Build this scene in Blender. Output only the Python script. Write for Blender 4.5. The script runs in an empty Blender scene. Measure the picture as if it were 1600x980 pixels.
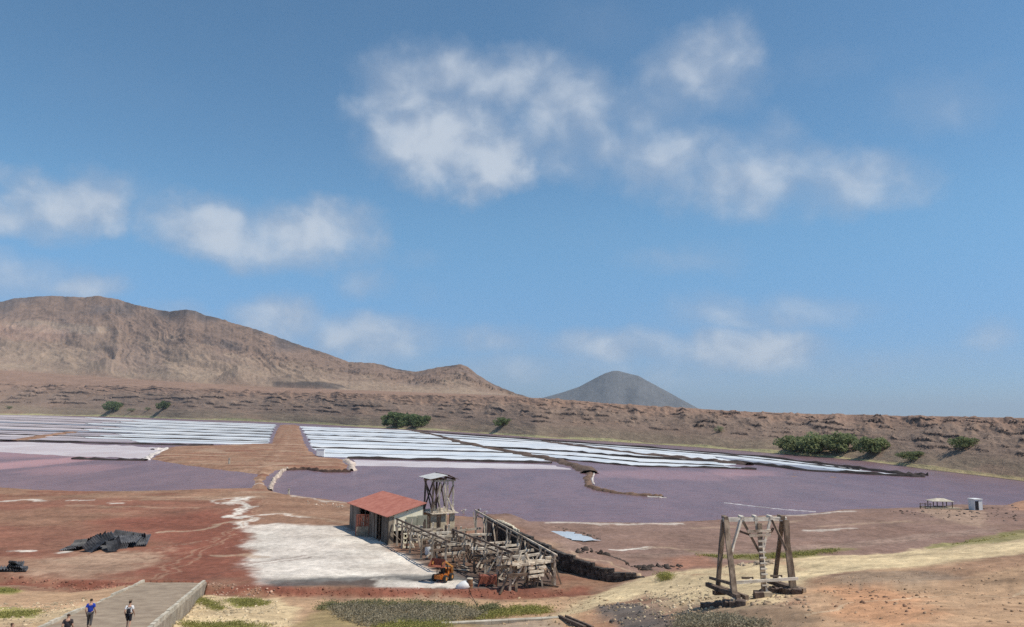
import bpy, bmesh, math, random
import numpy as np
from mathutils import Vector, Matrix, Quaternion

EXPOSURE = 0.0
SUN_STRENGTH = 4.3
SKY_STRENGTH = 0.126
SKY_TINT = (.94, 1.18, 1.09)
SKY_TINT_LOW = (.50, .61, .80)
CLOUD_ALPHA = 0.88
CLOUD_GREY = (3.0, 3.6, 4.6)
CLOUD_WHITE = (4.7, 5.2, 5.9)
BRINE_A = (.215, .125, .138)
BRINE_B = (.255, .152, .158)
BRINE_C = (.135, .085, .100)
BRINE_PINK = (.56, .29, .28)
WALL_SCREE = (.25, .178, .138)
WALL_TOP = (.285, .185, .138)
WALL_OLIVE = (.235, .19, .13)
WALL_BANK = (.40, .36, .19)
MTN_TAN = (.295, .215, .162)
MTN_BROWN = (.235, .163, .127)
MTN_GREY = (.145, .118, .110)
MTN_DARK = (.095, .08, .078)
HAZE_DENSITY = 3.6e-5
HAZE_COLOR = (.74, .87, 1.0, 1)

# ------------------------------------------------------------------ camera
scene = bpy.context.scene
COL = scene.collection
F = 1155.0                     # focal length in pixels of the 1600 px wide photograph
CZ = 19.0                      # eye height above the lake
PITCH = math.atan(156 / F)
ROLL = math.radians(0.65)
fwd = np.array([0, math.cos(PITCH), math.sin(PITCH)])
_r = np.array([1.0, 0, 0])
_u = np.cross(_r, fwd)
rgt = math.cos(ROLL) * _r + math.sin(ROLL) * _u
upv = -math.sin(ROLL) * _r + math.cos(ROLL) * _u
cam_data = bpy.data.cameras.new('camera')
cam_data.sensor_width = 36
cam_data.lens = F / 1600 * 36
cam_data.clip_start = 0.5
cam_data.clip_end = 80000
cam = bpy.data.objects.new('camera', cam_data)
COL.objects.link(cam)
cam.matrix_world = Matrix(((rgt[0], upv[0], -fwd[0], 0), (rgt[1], upv[1], -fwd[1], 0),
                           (rgt[2], upv[2], -fwd[2], CZ), (0, 0, 0, 1)))
scene.camera = cam

# ------------------------------------------------------------------ exposure
scene.view_settings.view_transform = 'Standard'
scene.view_settings.look = 'None'
scene.view_settings.gamma = 1.0
scene.view_settings.use_curve_mapping = False
scene.view_settings.exposure = EXPOSURE
scene.cycles.use_denoising = False
scene.cycles.max_bounces = 6
scene.cycles.volume_bounces = 0
scene.cycles.transparent_max_bounces = 8

# ------------------------------------------------------------------ sun
SUN_EL = math.radians(58)
SUN_AZ = math.radians(108)     # clockwise from +Y (the view direction)
sdir = Vector((math.sin(SUN_AZ) * math.cos(SUN_EL), math.cos(SUN_AZ) * math.cos(SUN_EL), math.sin(SUN_EL)))
sun_data = bpy.data.lights.new('sun', 'SUN')
sun_data.energy = SUN_STRENGTH
sun_data.angle = math.radians(0.53)
sun_data.color = (1.0, 0.92, 0.79)
sun = bpy.data.objects.new('sun', sun_data)
sun.rotation_euler = (-sdir).to_track_quat('-Z', 'Y').to_euler()
sun.location = (300, 0, 400)
COL.objects.link(sun)


# ------------------------------------------------------------------ node helpers
class NT:
    def __init__(self, tree):
        self.t = tree
        self.n = tree.nodes
        self.l = tree.links

    def node(self, typ, **kw):
        nd = self.n.new(typ)
        for k, v in kw.items():
            setattr(nd, k, v)
        return nd

    def put(self, sock, val):
        if hasattr(val, 'is_output'):
            self.l.new(val, sock)
        elif val is not None:
            if isinstance(val, (tuple, list)) and len(val) == 3 and sock.type == 'RGBA':
                val = (*val, 1)
            sock.default_value = val

    def math(self, op, a, b=None, c=None, clamp=False):
        nd = self.node('ShaderNodeMath', operation=op, use_clamp=clamp)
        for i, v in enumerate((a, b, c)):
            if v is not None:
                self.put(nd.inputs[i], v)
        return nd.outputs[0]

    def vmath(self, op, a, b=None):
        nd = self.node('ShaderNodeVectorMath', operation=op)
        self.put(nd.inputs[0], a)
        if b is not None:
            self.put(nd.inputs[1], b)
        return nd.outputs[0]

    def noise(self, vec, scale, detail=4, rough=0.55, dist=0.0, dim='3D'):
        nd = self.node('ShaderNodeTexNoise', noise_dimensions=dim)
        if vec is not None:
            self.put(nd.inputs['Vector'], vec)
        nd.inputs['Scale'].default_value = scale
        nd.inputs['Detail'].default_value = detail
        nd.inputs['Roughness'].default_value = rough
        nd.inputs['Distortion'].default_value = dist
        return nd.outputs['Fac']

    def mapr(self, v, a, b, c=0.0, d=1.0, smooth=True):
        nd = self.node('ShaderNodeMapRange', interpolation_type='SMOOTHSTEP' if smooth else 'LINEAR')
        for i, x in enumerate((v, a, b, c, d)):
            self.put(nd.inputs[i], x)
        return nd.outputs[0]

    def mix(self, fac, a, b, blend='MIX'):
        nd = self.node('ShaderNodeMix', data_type='RGBA', blend_type=blend)
        self.put(nd.inputs[0], fac)
        self.put(nd.inputs[6], a)
        self.put(nd.inputs[7], b)
        return nd.outputs[2]

    def scale(self, vec, s):
        return self.vmath('MULTIPLY', vec, s)


# ------------------------------------------------------------------ sky with drifting cumulus
world = bpy.data.worlds.new('World')
scene.world = world
world.use_nodes = True
W = NT(world.node_tree)
W.n.clear()
sky = W.node('ShaderNodeTexSky', sky_type='NISHITA')
sky.sun_disc = False
sky.sun_elevation = SUN_EL
sky.sun_rotation = SUN_AZ
sky.altitude = 0
sky.air_density = 0.8
sky.dust_density = 0.0
sky.ozone_density = 5.0
bg = W.node('ShaderNodeBackground')
bg.inputs['Strength'].default_value = SKY_STRENGTH
wout = W.node('ShaderNodeOutputWorld')
W.l.new(bg.outputs[0], wout.inputs[0])
wdir = W.node('ShaderNodeTexCoord').outputs['Generated']
sep = W.node('ShaderNodeSeparateXYZ')
W.l.new(wdir, sep.inputs[0])
azn = W.math('MULTIPLY', W.math('ARCTAN2', sep.outputs[0], sep.outputs[1]), 180 / math.pi)
eln = W.math('MULTIPLY', W.math('ARCSINE', sep.outputs[2]), 180 / math.pi)


def pix_dir(px, py):
    d = fwd + rgt * (px - 800) / F + upv * (490 - py) / F
    return d / np.linalg.norm(d)


def az_el(px, py):
    d = pix_dir(px, py)
    return math.degrees(math.atan2(d[0], d[1])), math.degrees(math.asin(d[2]))


# warp the lookup so that the cloud outlines fray
comb = W.node('ShaderNodeCombineXYZ')
W.l.new(azn, comb.inputs[0])
W.l.new(eln, comb.inputs[1])
skyvec = comb.outputs[0]
w1 = W.node('ShaderNodeTexNoise')
W.l.new(skyvec, w1.inputs['Vector'])
w1.inputs['Scale'].default_value = 0.24
w1.inputs['Detail'].default_value = 6
w1.inputs['Roughness'].default_value = 0.56
wv = W.vmath('MULTIPLY', W.vmath('SUBTRACT', w1.outputs['Color'], (0.5, 0.5, 0.5)), (7.0, 4.6, 0))
calm = W.mapr(eln, 2, 15, 0.28, 1.0)
wv = W.vmath('MULTIPLY', wv, W.vmath('MULTIPLY', (1, 1, 1), calm))
skyw = W.vmath('ADD', skyvec, wv)
sepw = W.node('ShaderNodeSeparateXYZ')
W.l.new(skyw, sepw.inputs[0])
# cloud banks: pixel centre, half width, half height, weight
CLOUDS = [(640, 165, 75, 60, 0.62), (690, 215, 95, 62, 0.85), (760, 255, 62, 48, 0.85), (700, 130, 95, 48, 0.62), (790, 130, 85, 45, 0.62), (880, 165, 75, 60, 0.62),
          (920, 225, 95, 45, 0.55), (845, 225, 60, 50, 0.42), (600, 205, 45, 50, 0.3), (610, 110, 50, 30, 0.25),
          (1090, 110, 80, 55, 0.62), (1020, 165, 75, 48, 0.45), (1160, 135, 50, 40, 0.35), (1060, 250, 95, 48, 0.55), (1160, 285, 110, 50, 0.62), (1215, 225, 48, 42, 0.36), (1235, 310, 60, 35, 0.4),
          (1340, 290, 105, 42, 0.58), (1290, 248, 45, 30, 0.45), (1400, 300, 60, 30, 0.35), (1290, 100, 70, 30, 0.2), (1480, 155, 100, 45, 0.3), (930, 45, 80, 45, 0.2), (130, 130, 180, 40, 0.13), (1000, 360, 120, 25, 0.1),
          (105, 320, 85, 42, 0.85), (10, 335, 85, 30, 0.7), (150, 290, 60, 30, 0.5), (215, 300, 55, 30, 0.26), (330, 350, 85, 42, 0.8), (420, 388, 85, 30, 0.66),
          (490, 358, 85, 44, 0.8), (540, 380, 55, 30, 0.5), (570, 435, 38, 24, 0.45), (648, 397, 45, 20, 0.28), (655, 455, 30, 18, 0.2), (1070, 405, 90, 26, 0.34), (900, 370, 90, 20, 0.12),
          (435, 500, 58, 34, 0.72), (570, 527, 95, 32, 0.72), (30, 440, 130, 38, 0.5), (125, 452, 55, 22, 0.7), (290, 490, 50, 16, 0.45), (480, 540, 80, 25, 0.4),
          (770, 532, 75, 22, 0.52), (960, 540, 100, 24, 0.66), (1060, 548, 80, 22, 0.55), (1160, 550, 110, 32, 0.8), (1230, 560, 70, 22, 0.5), (1190, 488, 140, 28, 0.5), (1120, 500, 90, 20, 0.3),
          (830, 578, 130, 24, 0.5), (1545, 522, 48, 24, 0.5), (1300, 572, 130, 24, 0.4), (1020, 585, 220, 28, 0.42), (540, 565, 110, 22, 0.45), (1480, 560, 120, 22, 0.25), (700, 580, 120, 22, 0.35)]
field = None
for (px, py, rx, ry, wt) in CLOUDS:
    a0, e0 = az_el(px, py)
    a1, _ = az_el(px + rx, py)
    _, e1 = az_el(px, py - ry)
    dx = W.math('MULTIPLY', W.math('SUBTRACT', sepw.outputs[0], a0), 1 / (1.7 * (a1 - a0)))
    dy = W.math('MULTIPLY', W.math('SUBTRACT', sepw.outputs[1], e0), 1 / (1.7 * (e1 - e0)))
    r2 = W.math('MULTIPLY_ADD', dx, dx, W.math('MULTIPLY', dy, dy))
    b = W.math('MULTIPLY', W.math('SUBTRACT', 1.0, r2, clamp=True), wt)
    field = b if field is None else W.math('SMOOTH_MAX', field, b, 0.12)
# the same scattered cumulus all around, outside the part of the sky in view
gen = W.noise(W.scale(skyw, (0.055, 0.11, 1)), 1.0, 2, 0.5)
gen = W.mapr(gen, 0.54, 0.74, 0, 1)
side = W.mapr(W.math('ABSOLUTE', azn), 38, 50)
above = W.mapr(eln, 38, 46)
low = W.mapr(eln, 2, 8)
gen = W.math('MULTIPLY', W.math('MULTIPLY', gen, W.math('MAXIMUM', side, above)), low)
field = W.math('MAXIMUM', field, gen)
fine = W.noise(W.scale(skyvec, (1, 1.25, 1)), 0.30, 5, 0.46, 0.5)
fine2 = W.noise(W.vmath('ADD', W.scale(skyvec, (1, 1.3, 1)), (13, 7, 0)), 0.17, 5, 0.55)
dens = W.math('MULTIPLY', field, W.math('ADD', W.math('MULTIPLY_ADD', fine, 0.95, W.math('MULTIPLY', fine2, 0.85)), 0.18))
# sunlit tops: compare with the bank a little higher up and towards the sun
up_n = W.noise(W.vmath('ADD', W.scale(W.vmath('ADD', skyvec, (1.0, 1.3, 0)), (1, 1.25, 1)), (0, 0, 0)), 0.30, 3, 0.46, 0.5)
relief = W.math('MULTIPLY', W.math('SUBTRACT', fine, up_n), 0.9)
alpha = W.mapr(dens, 0.04, 0.98, 0, CLOUD_ALPHA)
lit = W.mapr(W.math('ADD', W.math('MULTIPLY_ADD', fine2, 0.6, dens), relief), 0.55, 1.35)
ccol = W.mix(lit, CLOUD_GREY, CLOUD_WHITE)
tint = W.mix(W.mapr(eln, 0, 16), SKY_TINT_LOW, SKY_TINT)      # sea haze low down, clear blue higher up, all round
skyc = W.mix(1.0, sky.outputs[0], tint, 'MULTIPLY')
W.l.new(W.mix(alpha, skyc, ccol), bg.inputs['Color'])


# ------------------------------------------------------------------ geometry helpers
def atz(px, py, z):
    d = fwd + rgt * (px - 800) / F + upv * (490 - py) / F
    t = (z - CZ) / d[2]
    return np.array([d[0] * t, d[1] * t, z])


def aty(px, py, y):
    d = fwd + rgt * (px - 800) / F + upv * (490 - py) / F
    t = y / d[1]
    return np.array([d[0] * t, y, CZ + d[2] * t])


def az_of(px, py=650.0):
    d = fwd + rgt * (px - 800) / F + upv * (490 - py) / F
    return math.atan2(d[0], d[1])


def slope_of(px, py):
    d = fwd + rgt * (px - 800) / F + upv * (490 - py) / F
    return d[2] / math.hypot(d[0], d[1])


def tag(o, label=None, cat=None, group=None, kind=None):
    if label: o['label'] = label
    if cat: o['category'] = cat
    if group: o['group'] = group
    if kind: o['kind'] = kind
    return o


def link_mesh(name, me, parent=None, mat=None):
    o = bpy.data.objects.new(name, me)
    COL.objects.link(o)
    if mat is not None and not me.materials:
        me.materials.append(mat)
    if parent is not None:
        o.parent = parent
    return o


def mesh_np(name, verts, faces, mat, parent=None, smooth=False, cols=None):
    me = bpy.data.meshes.new(name)
    verts = np.asarray(verts, dtype=np.float32)
    faces = np.asarray(faces, dtype=np.int32)
    k = faces.shape[1]
    me.vertices.add(len(verts))
    me.vertices.foreach_set('co', verts.ravel())
    me.loops.add(faces.size)
    me.loops.foreach_set('vertex_index', faces.ravel())
    me.polygons.add(len(faces))
    me.polygons.foreach_set('loop_start', np.arange(0, faces.size, k, dtype=np.int32))
    me.polygons.foreach_set('loop_total', np.full(len(faces), k, dtype=np.int32))
    if smooth:
        me.polygons.foreach_set('use_smooth', np.ones(len(faces), dtype=bool))
    me.update(calc_edges=True)
    if cols is not None:
        ca = me.color_attributes.new('Col', 'FLOAT_COLOR', 'POINT')
        c4 = np.ones((len(verts), 4), dtype=np.float32)
        c4[:, :3] = cols
        ca.data.foreach_set('color', c4.ravel())
    return link_mesh(name, me, parent, mat)


def mesh_py(name, verts, faces, mat, parent=None, smooth=False):
    me = bpy.data.meshes.new(name)
    me.from_pydata([tuple(map(float, v)) for v in verts], [], [tuple(f) for f in faces])
    me.update()
    if smooth:
        for p in me.polygons: p.use_smooth = True
    return link_mesh(name, me, parent, mat)


def grid_faces(nr, nc):
    i = np.arange(nr - 1)[:, None] * nc + np.arange(nc - 1)[None, :]
    return np.stack([i, i + 1, i + nc + 1, i + nc], -1).reshape(-1, 4)


# numpy gradient noise
_rs = np.random.RandomState(7)
_perm = _rs.permutation(512)
_perm = np.concatenate([_perm, _perm, _perm])
_ga = _rs.uniform(0, 2 * np.pi, 512)
_gx, _gy = np.cos(_ga), np.sin(_ga)


def pnoise(x, y):
    xi = np.floor(x).astype(np.int64); yi = np.floor(y).astype(np.int64)
    xf = x - xi; yf = y - yi
    u = xf * xf * xf * (xf * (xf * 6 - 15) + 10); v = yf * yf * yf * (yf * (yf * 6 - 15) + 10)

    def g(ix, iy, fx, fy):
        h = _perm[(_perm[ix & 511] + iy) & 511]
        return _gx[h] * fx + _gy[h] * fy
    a = g(xi, yi, xf, yf); b = g(xi + 1, yi, xf - 1, yf)
    c = g(xi, yi + 1, xf, yf - 1); d = g(xi + 1, yi + 1, xf - 1, yf - 1)
    return ((a + (b - a) * u) + ((c + (d - c) * u) - (a + (b - a) * u)) * v) * 1.5


def fbm(x, y, oct=4, gain=0.5, lac=2.03):
    s = 0; a = 1; t = 0
    for k in range(oct):
        s = s + a * pnoise(x + 17.3 * k, y - 9.1 * k); t += a
        x = x * lac; y = y * lac; a *= gain
    return s / t


def ridged(x, y, oct=4):
    s = 0; a = 1; t = 0
    for k in range(oct):
        s = s + a * (1 - np.abs(pnoise(x + 31.7 * k, y + 5.3 * k)) * 2); t += a
        x = x * 2.07; y = y * 2.07; a *= 0.5
    return s / t


def sstep(a, b, x):
    t = np.clip((x - a) / (b - a), 0, 1)
    return t * t * (3 - 2 * t)


def seg_dist(X, Y, pts):
    """distance to an open polyline and the parameter (index + fraction) of the closest point"""
    best = np.full(X.shape, 1e9); par = np.zeros(X.shape)
    for i in range(len(pts) - 1):
        ax, ay = pts[i][:2]; bx, by = pts[i + 1][:2]
        ex, ey = bx - ax, by - ay
        t = np.clip(((X - ax) * ex + (Y - ay) * ey) / (ex * ex + ey * ey + 1e-9), 0, 1)
        d = np.hypot(X - ax - t * ex, Y - ay - t * ey)
        m = d < best
        best = np.where(m, d, best); par = np.where(m, i + t, par)
    return best, par


def inside(X, Y, poly):
    r = np.zeros(X.shape, dtype=bool)
    n = len(poly)
    for i in range(n):
        x0, y0 = poly[i][:2]; x1, y1 = poly[(i + 1) % n][:2]
        if y0 == y1: continue
        c = ((y0 > Y) != (y1 > Y)) & (X < (x1 - x0) * (Y - y0) / (y1 - y0) + x0)
        r ^= c
    return r


def poly_sd(X, Y, poly):
    d, _ = seg_dist(X, Y, list(poly) + [poly[0]])
    return np.where(inside(X, Y, poly), d, -d)

# ------------------------------------------------------------------ terrain heights
ROAD_L = [(222, 910), (60, 985)]


def road_z(y):
    return 1.1 + (80.5 - y) * 0.128


def at_road(px, py):
    d = fwd + rgt * (px - 800) / F + upv * (490 - py) / F
    t = (1.1 + 80.5 * 0.128 - CZ) / (d[2] + 0.128 * d[1])
    return np.array([d[0] * t, d[1] * t, CZ + d[2] * t])


_rl0, _rl1 = at_road(222, 911), at_road(60, 985)
_rr0, _rr1 = at_road(313, 913), at_road(235, 980)


def _ext(a, b, y):
    k = (y - a[1]) / (b[1] - a[1])
    return np.array([a[0] + (b[0] - a[0]) * k, y])


RL = [_ext(_rl0, _rl1, 81.2), _ext(_rl0, _rl1, 22)]
RR = [_ext(_rr0, _rr1, 81.2), _ext(_rr0, _rr1, 22)]

TPS_PIX = [(0, 980, 5.0), (0, 960, 3.6), (0, 945, 2.4), (0, 925, 1.0), (0, 912, .4), (-250, 912, .4), (-250, 945, 2.2), (-250, 980, 4.6),
           (130, 922, .6), (130, 940, 2.2), (300, 985, 3.0), (400, 980, 2.5), (500, 980, 2.2), (700, 980, 2.4), (850, 975, 3.0),
           (330, 945, 1.3), (500, 950, 1.0), (700, 950, 1.0), (860, 945, 1.4), (330, 928, .4), (450, 932, .3), (600, 933, .3),
           (750, 933, .3), (880, 930, .6), (930, 925, 1.2), (960, 940, 2.5), (1050, 920, 3.2), (1000, 980, 5.0), (1100, 890, 3.6),
           (1172, 940, 7.0), (1100, 960, 6.6), (1230, 925, 7.0), (1260, 872, 5.5), (1300, 920, 7.2), (1400, 866, 5.8), (1450, 920, 7.6),
           (1600, 836, 7), (1600, 900, 8.2), (1300, 980, 8.6), (1600, 980, 9.5), (1900, 980, 10.), (1900, 800, 8.5), (1000, 907, 1.5)]
_cp = [atz(*p) for p in TPS_PIX] + [np.array(p) for p in
      [(0, 22, 11.0), (-14, 22, 10.4), (12, 20, 12.0), (0, 0, 17.2), (-34, 20, 9.6), (34, 20, 12.5), (-45, 0, 14.), (45, 0, 15.), (0, -40, 18), (-60, -40, 17), (60, -40, 17)]]
_cp = np.array(_cp)


def _tk(r2):
    return 0.5 * r2 * np.log(r2 + 1e-9)


_n = len(_cp)
_A = np.zeros((_n + 3, _n + 3))
_d2 = (_cp[:, None, 0] - _cp[None, :, 0]) ** 2 + (_cp[:, None, 1] - _cp[None, :, 1]) ** 2
_A[:_n, :_n] = _tk(_d2) + np.eye(_n) * 4.0
_A[:_n, _n] = 1; _A[:_n, _n + 1:] = _cp[:, :2]
_A[_n:, :_n] = _A[:_n, _n:].T
_w = np.linalg.solve(_A, np.concatenate([_cp[:, 2], np.zeros(3)]))


def tps(X, Y):
    s = _w[_n] + _w[_n + 1] * X + _w[_n + 2] * Y
    for i in range(_n):
        s = s + _w[i] * _tk((X - _cp[i, 0]) ** 2 + (Y - _cp[i, 1]) ** 2)
    return s


BANK = [atz(*p) for p in [(-700, 878, 1.), (-400, 885, 1.), (-100, 893, 1.), (0, 898, 1.), (130, 906, 1.), (215, 911, 1.), (312, 914, 1.), (430, 917, 1.), (600, 919, 1.),
        (750, 921, 1.), (870, 921, 1.), (930, 914, 1.2), (1000, 907, 1.5), (1100, 890, 3.6), (1260, 872, 5.5), (1400, 866, 5.8), (1600, 836, 7.), (1900, 800, 8.5), (2500, 770, 10.)]]
SHORE = [atz(px, py, 0) for px, py in [(-900, 740), (-400, 752), (-100, 760), (0, 763), (90, 769), (180, 771), (300, 768), (372, 766), (400, 766), (424, 766), (470, 776), (530, 783),
         (600, 793), (660, 801), (740, 810), (830, 817), (900, 818), (1000, 819), (1080, 816), (1160, 808), (1230, 806), (1290, 799),
         (1360, 797), (1440, 794), (1470, 791), (1540, 792), (1600, 779), (1750, 765), (1900, 752), (2600, 735)]]
PENIN = [atz(px, py, 0) for px, py in [(380, 775), (430, 775), (422, 752), (430, 742), (440, 735), (470, 733), (510, 737), (547, 737), (551, 728), (540, 718), (505, 715), (486, 702), (478, 688),
         (470, 667), (466, 664), (436, 664), (428, 675), (420, 694), (330, 697), (262, 699), (245, 707), (228, 718), (280, 727), (340, 735), (392, 741), (386, 756)]]
BAR = [atz(px, py, 0) for px, py in [(1205, 739), (1260, 739), (1325, 746), (1290, 748), (1230, 745)]]
WALLTOP = [atz(*p) for p in [(752, 803, 4.4), (770, 812, 4.2), (830, 842, 3.5), (885, 868, 2.9), (940, 888, 2.3), (985, 898, 1.8), (1003, 903, 1.5)]]


def _radial(pts, AZ):
    a = np.array([math.atan2(p[0], p[1]) for p in pts]); r = np.array([math.hypot(p[0], p[1]) for p in pts])
    return np.interp(AZ, a, r)


def height(X, Y, rough=True):
    X = np.asarray(X, float); Y = np.asarray(Y, float)
    AZ = np.arctan2(X, Y); R = np.hypot(X, Y)
    near = tps(X, Y)
    # ---- land against water
    d, _ = seg_dist(X, Y, SHORE)
    wob = fbm(X / 9, Y / 9, 3) * (1.2 + R / 160)
    sl = np.where(R < _radial(SHORE, AZ), d, -d)
    sp = poly_sd(X, Y, PENIN)
    sb = poly_sd(X, Y, BAR)
    land = np.maximum(np.maximum(sl, np.minimum(sp, 14.0)), np.minimum(sb, 1.5)) + wob * 0.5
    penflat = sstep(0, 30, -sl)
    top = 1.0 + (0.7 - 1.0) * penflat
    far = -0.7 + (top + 0.7) * sstep(-2.5, 6, land)
    far = far + fbm(X / 14, Y / 14, 4) * 0.22 * sstep(2, 9, land)
    # ---- foreground hill and the red bank in front of the yard
    d, par = seg_dist(X, Y, BANK)
    sd = np.where(R > _radial(BANK, AZ), d, -d)
    k = sstep(10.5, 12.5, par)
    jag = fbm(X / 1.7, Y / 1.7, 3) * 0.5 * (1 - k)
    wgt = sstep(-1.5 * (1 - k), 9 * k + 0.05, sd + jag)
    h = near * (1 - wgt) + far * wgt
    if rough:
        h = h + fbm(X / 5, Y / 5, 4) * 0.28 * (1 - wgt) * sstep(3, 12, R) + fbm(X / 1.1, Y / 1.1, 3) * 0.07 * (1 - wgt)
        h = h + fbm(X / 2.5, Y / 2.5, 3) * 0.05 * wgt
    # ---- earth ramp behind the dry stone wall
    d, par = seg_dist(X, Y, WALLTOP)
    zt = np.interp(par, np.arange(len(WALLTOP)), [p[2] for p in WALLTOP])
    farside = (R > _radial(WALLTOP, AZ)) & (par > 0.0) & (par < len(WALLTOP) - 1.0)
    up = np.where(farside, sstep(0.05, 0.4, d) * (1 - sstep(4.0, 9.5, d)), 0)
    h = np.maximum(h, h + (zt - 1.0 - 0.04) * up)
    # ---- sunk under the concrete ramp
    inr = (Y < 81.2) & (Y > 22)
    t = (Y - RL[0][1]) / (RL[1][1] - RL[0][1])
    xl = RL[0][0] + (RL[1][0] - RL[0][0]) * t; xr = RR[0][0] + (RR[1][0] - RR[0][0]) * t
    ww = sstep(-2.5, 0.3, np.minimum(X - xl, 0)) * np.where(X < (xl + xr) / 2, 1, 0)
    zr = road_z(Y)
    core = inr & (X > xl - 0.6) & (X < xr + 0.5)
    h = np.where(inr & (X <= xl), h + (zr - 0.12 - h) * sstep(-6, -0.5, X - xl), h)
    h = np.where(inr & (X >= xr), np.minimum(h, zr - 0.32 * sstep(80, 55, Y) - 0.04 + np.maximum(0, X - xr - 3) * 0.3), h)
    h = np.where(core, np.minimum(h, zr) - 0.5, h)
    return h


def ground_at(px, py, tmax=1600.0):
    d = pix_dir(px, py)
    hs = d[:2]; n = np.hypot(*hs)
    t = np.concatenate([np.arange(12, 140, 0.15), np.geomspace(140, tmax, 900)]) / n
    X = d[0] * t; Y = d[1] * t; Z = CZ + d[2] * t
    H = height(X, Y, False)
    b = np.nonzero(Z < np.maximum(H, 0))[0]
    i = b[0] if len(b) else len(t) - 1
    return np.array([X[i], Y[i], max(H[i], 0)])


def hz(x, y):
    return float(height(np.array([x]), np.array([y]))[0])


# ------------------------------------------------------------------ ground material
def principled(name):
    m = bpy.data.materials.new(name)
    m.use_nodes = True
    t = NT(m.node_tree)
    p = m.node_tree.nodes['Principled BSDF']
    return m, t, p


def earth_material(name, bump=0.5, scale=1.0, rough=0.95, mottle=0.55):
    m, t, p = principled(name)
    at = t.node('ShaderNodeVertexColor', layer_name='Col').outputs[0]
    pos = t.node('ShaderNodeNewGeometry').outputs['Position']
    n1 = t.noise(pos, 0.9 * scale, 6, 0.65)
    n2 = t.noise(pos, 5.0 * scale, 6, 0.75)
    n3 = t.noise(pos, 0.13 * scale, 4, 0.6)
    f = t.math('ADD', t.math('MULTIPLY', n1, 0.5), t.math('ADD', t.math('MULTIPLY', n2, 0.35), t.math('MULTIPLY', n3, 0.45)))
    f = t.mapr(f, 0.4, 0.9, 1 - mottle, 1 + mottle, smooth=False)
    t.put(p.inputs['Base Color'], t.vmath('MULTIPLY', at, f))
    p.inputs['Roughness'].default_value = rough
    p.inputs['Specular IOR Level'].default_value = 0.15
    b = t.node('ShaderNodeBump')
    b.inputs['Strength'].default_value = bump
    b.inputs['Distance'].default_value = 0.12 / scale
    t.put(b.inputs['Height'], t.math('ADD', n2, t.math('MULTIPLY', n1, 1.6)))
    t.l.new(b.outputs[0], p.inputs['Normal'])
    return m


M_EARTH = earth_material('earth')

# ------------------------------------------------------------------ ground sheet: crater floor, foreground slopes, causeway
pys = np.concatenate([np.arange(1012, 700, -0.9), np.arange(700, 662.6, -0.45)])
rr = np.concatenate([np.array([0.5, 3, 6, 10, 14, 18, 22, 25]), np.geomspace(28, 58, 190)[:-1],
                     np.array([np.hypot(*atz(800, py, 0.3)[:2]) for py in pys if np.hypot(*atz(800, py, 0.3)[:2]) > 58])])
NC = 1250
azs = np.linspace(math.radians(-47), math.radians(47), NC)
AZ, RG = np.meshgrid(azs, rr)
GX = (RG * np.sin(AZ)); GY = (RG * np.cos(AZ))
GZ = height(GX, GY)

RED = (.245, .110, .074); RUST = (.215, .080, .053); BROWN = (.285, .165, .108); TAN = (.42, .30, .21); SALT = (.70, .64, .56)
SAND = (.64, .50, .30); ORANGE = (.50, .265, .145); OCHRE = (.47, .305, .185); SLATE = (.115, .105, .098); MAUVE = (.235, .152, .122)
TRACK = (.30, .205, .162); OLIVE = (.20, .185, .07); LIME = (.27, .26, .075); WET = (.085, .085, .085)
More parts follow.
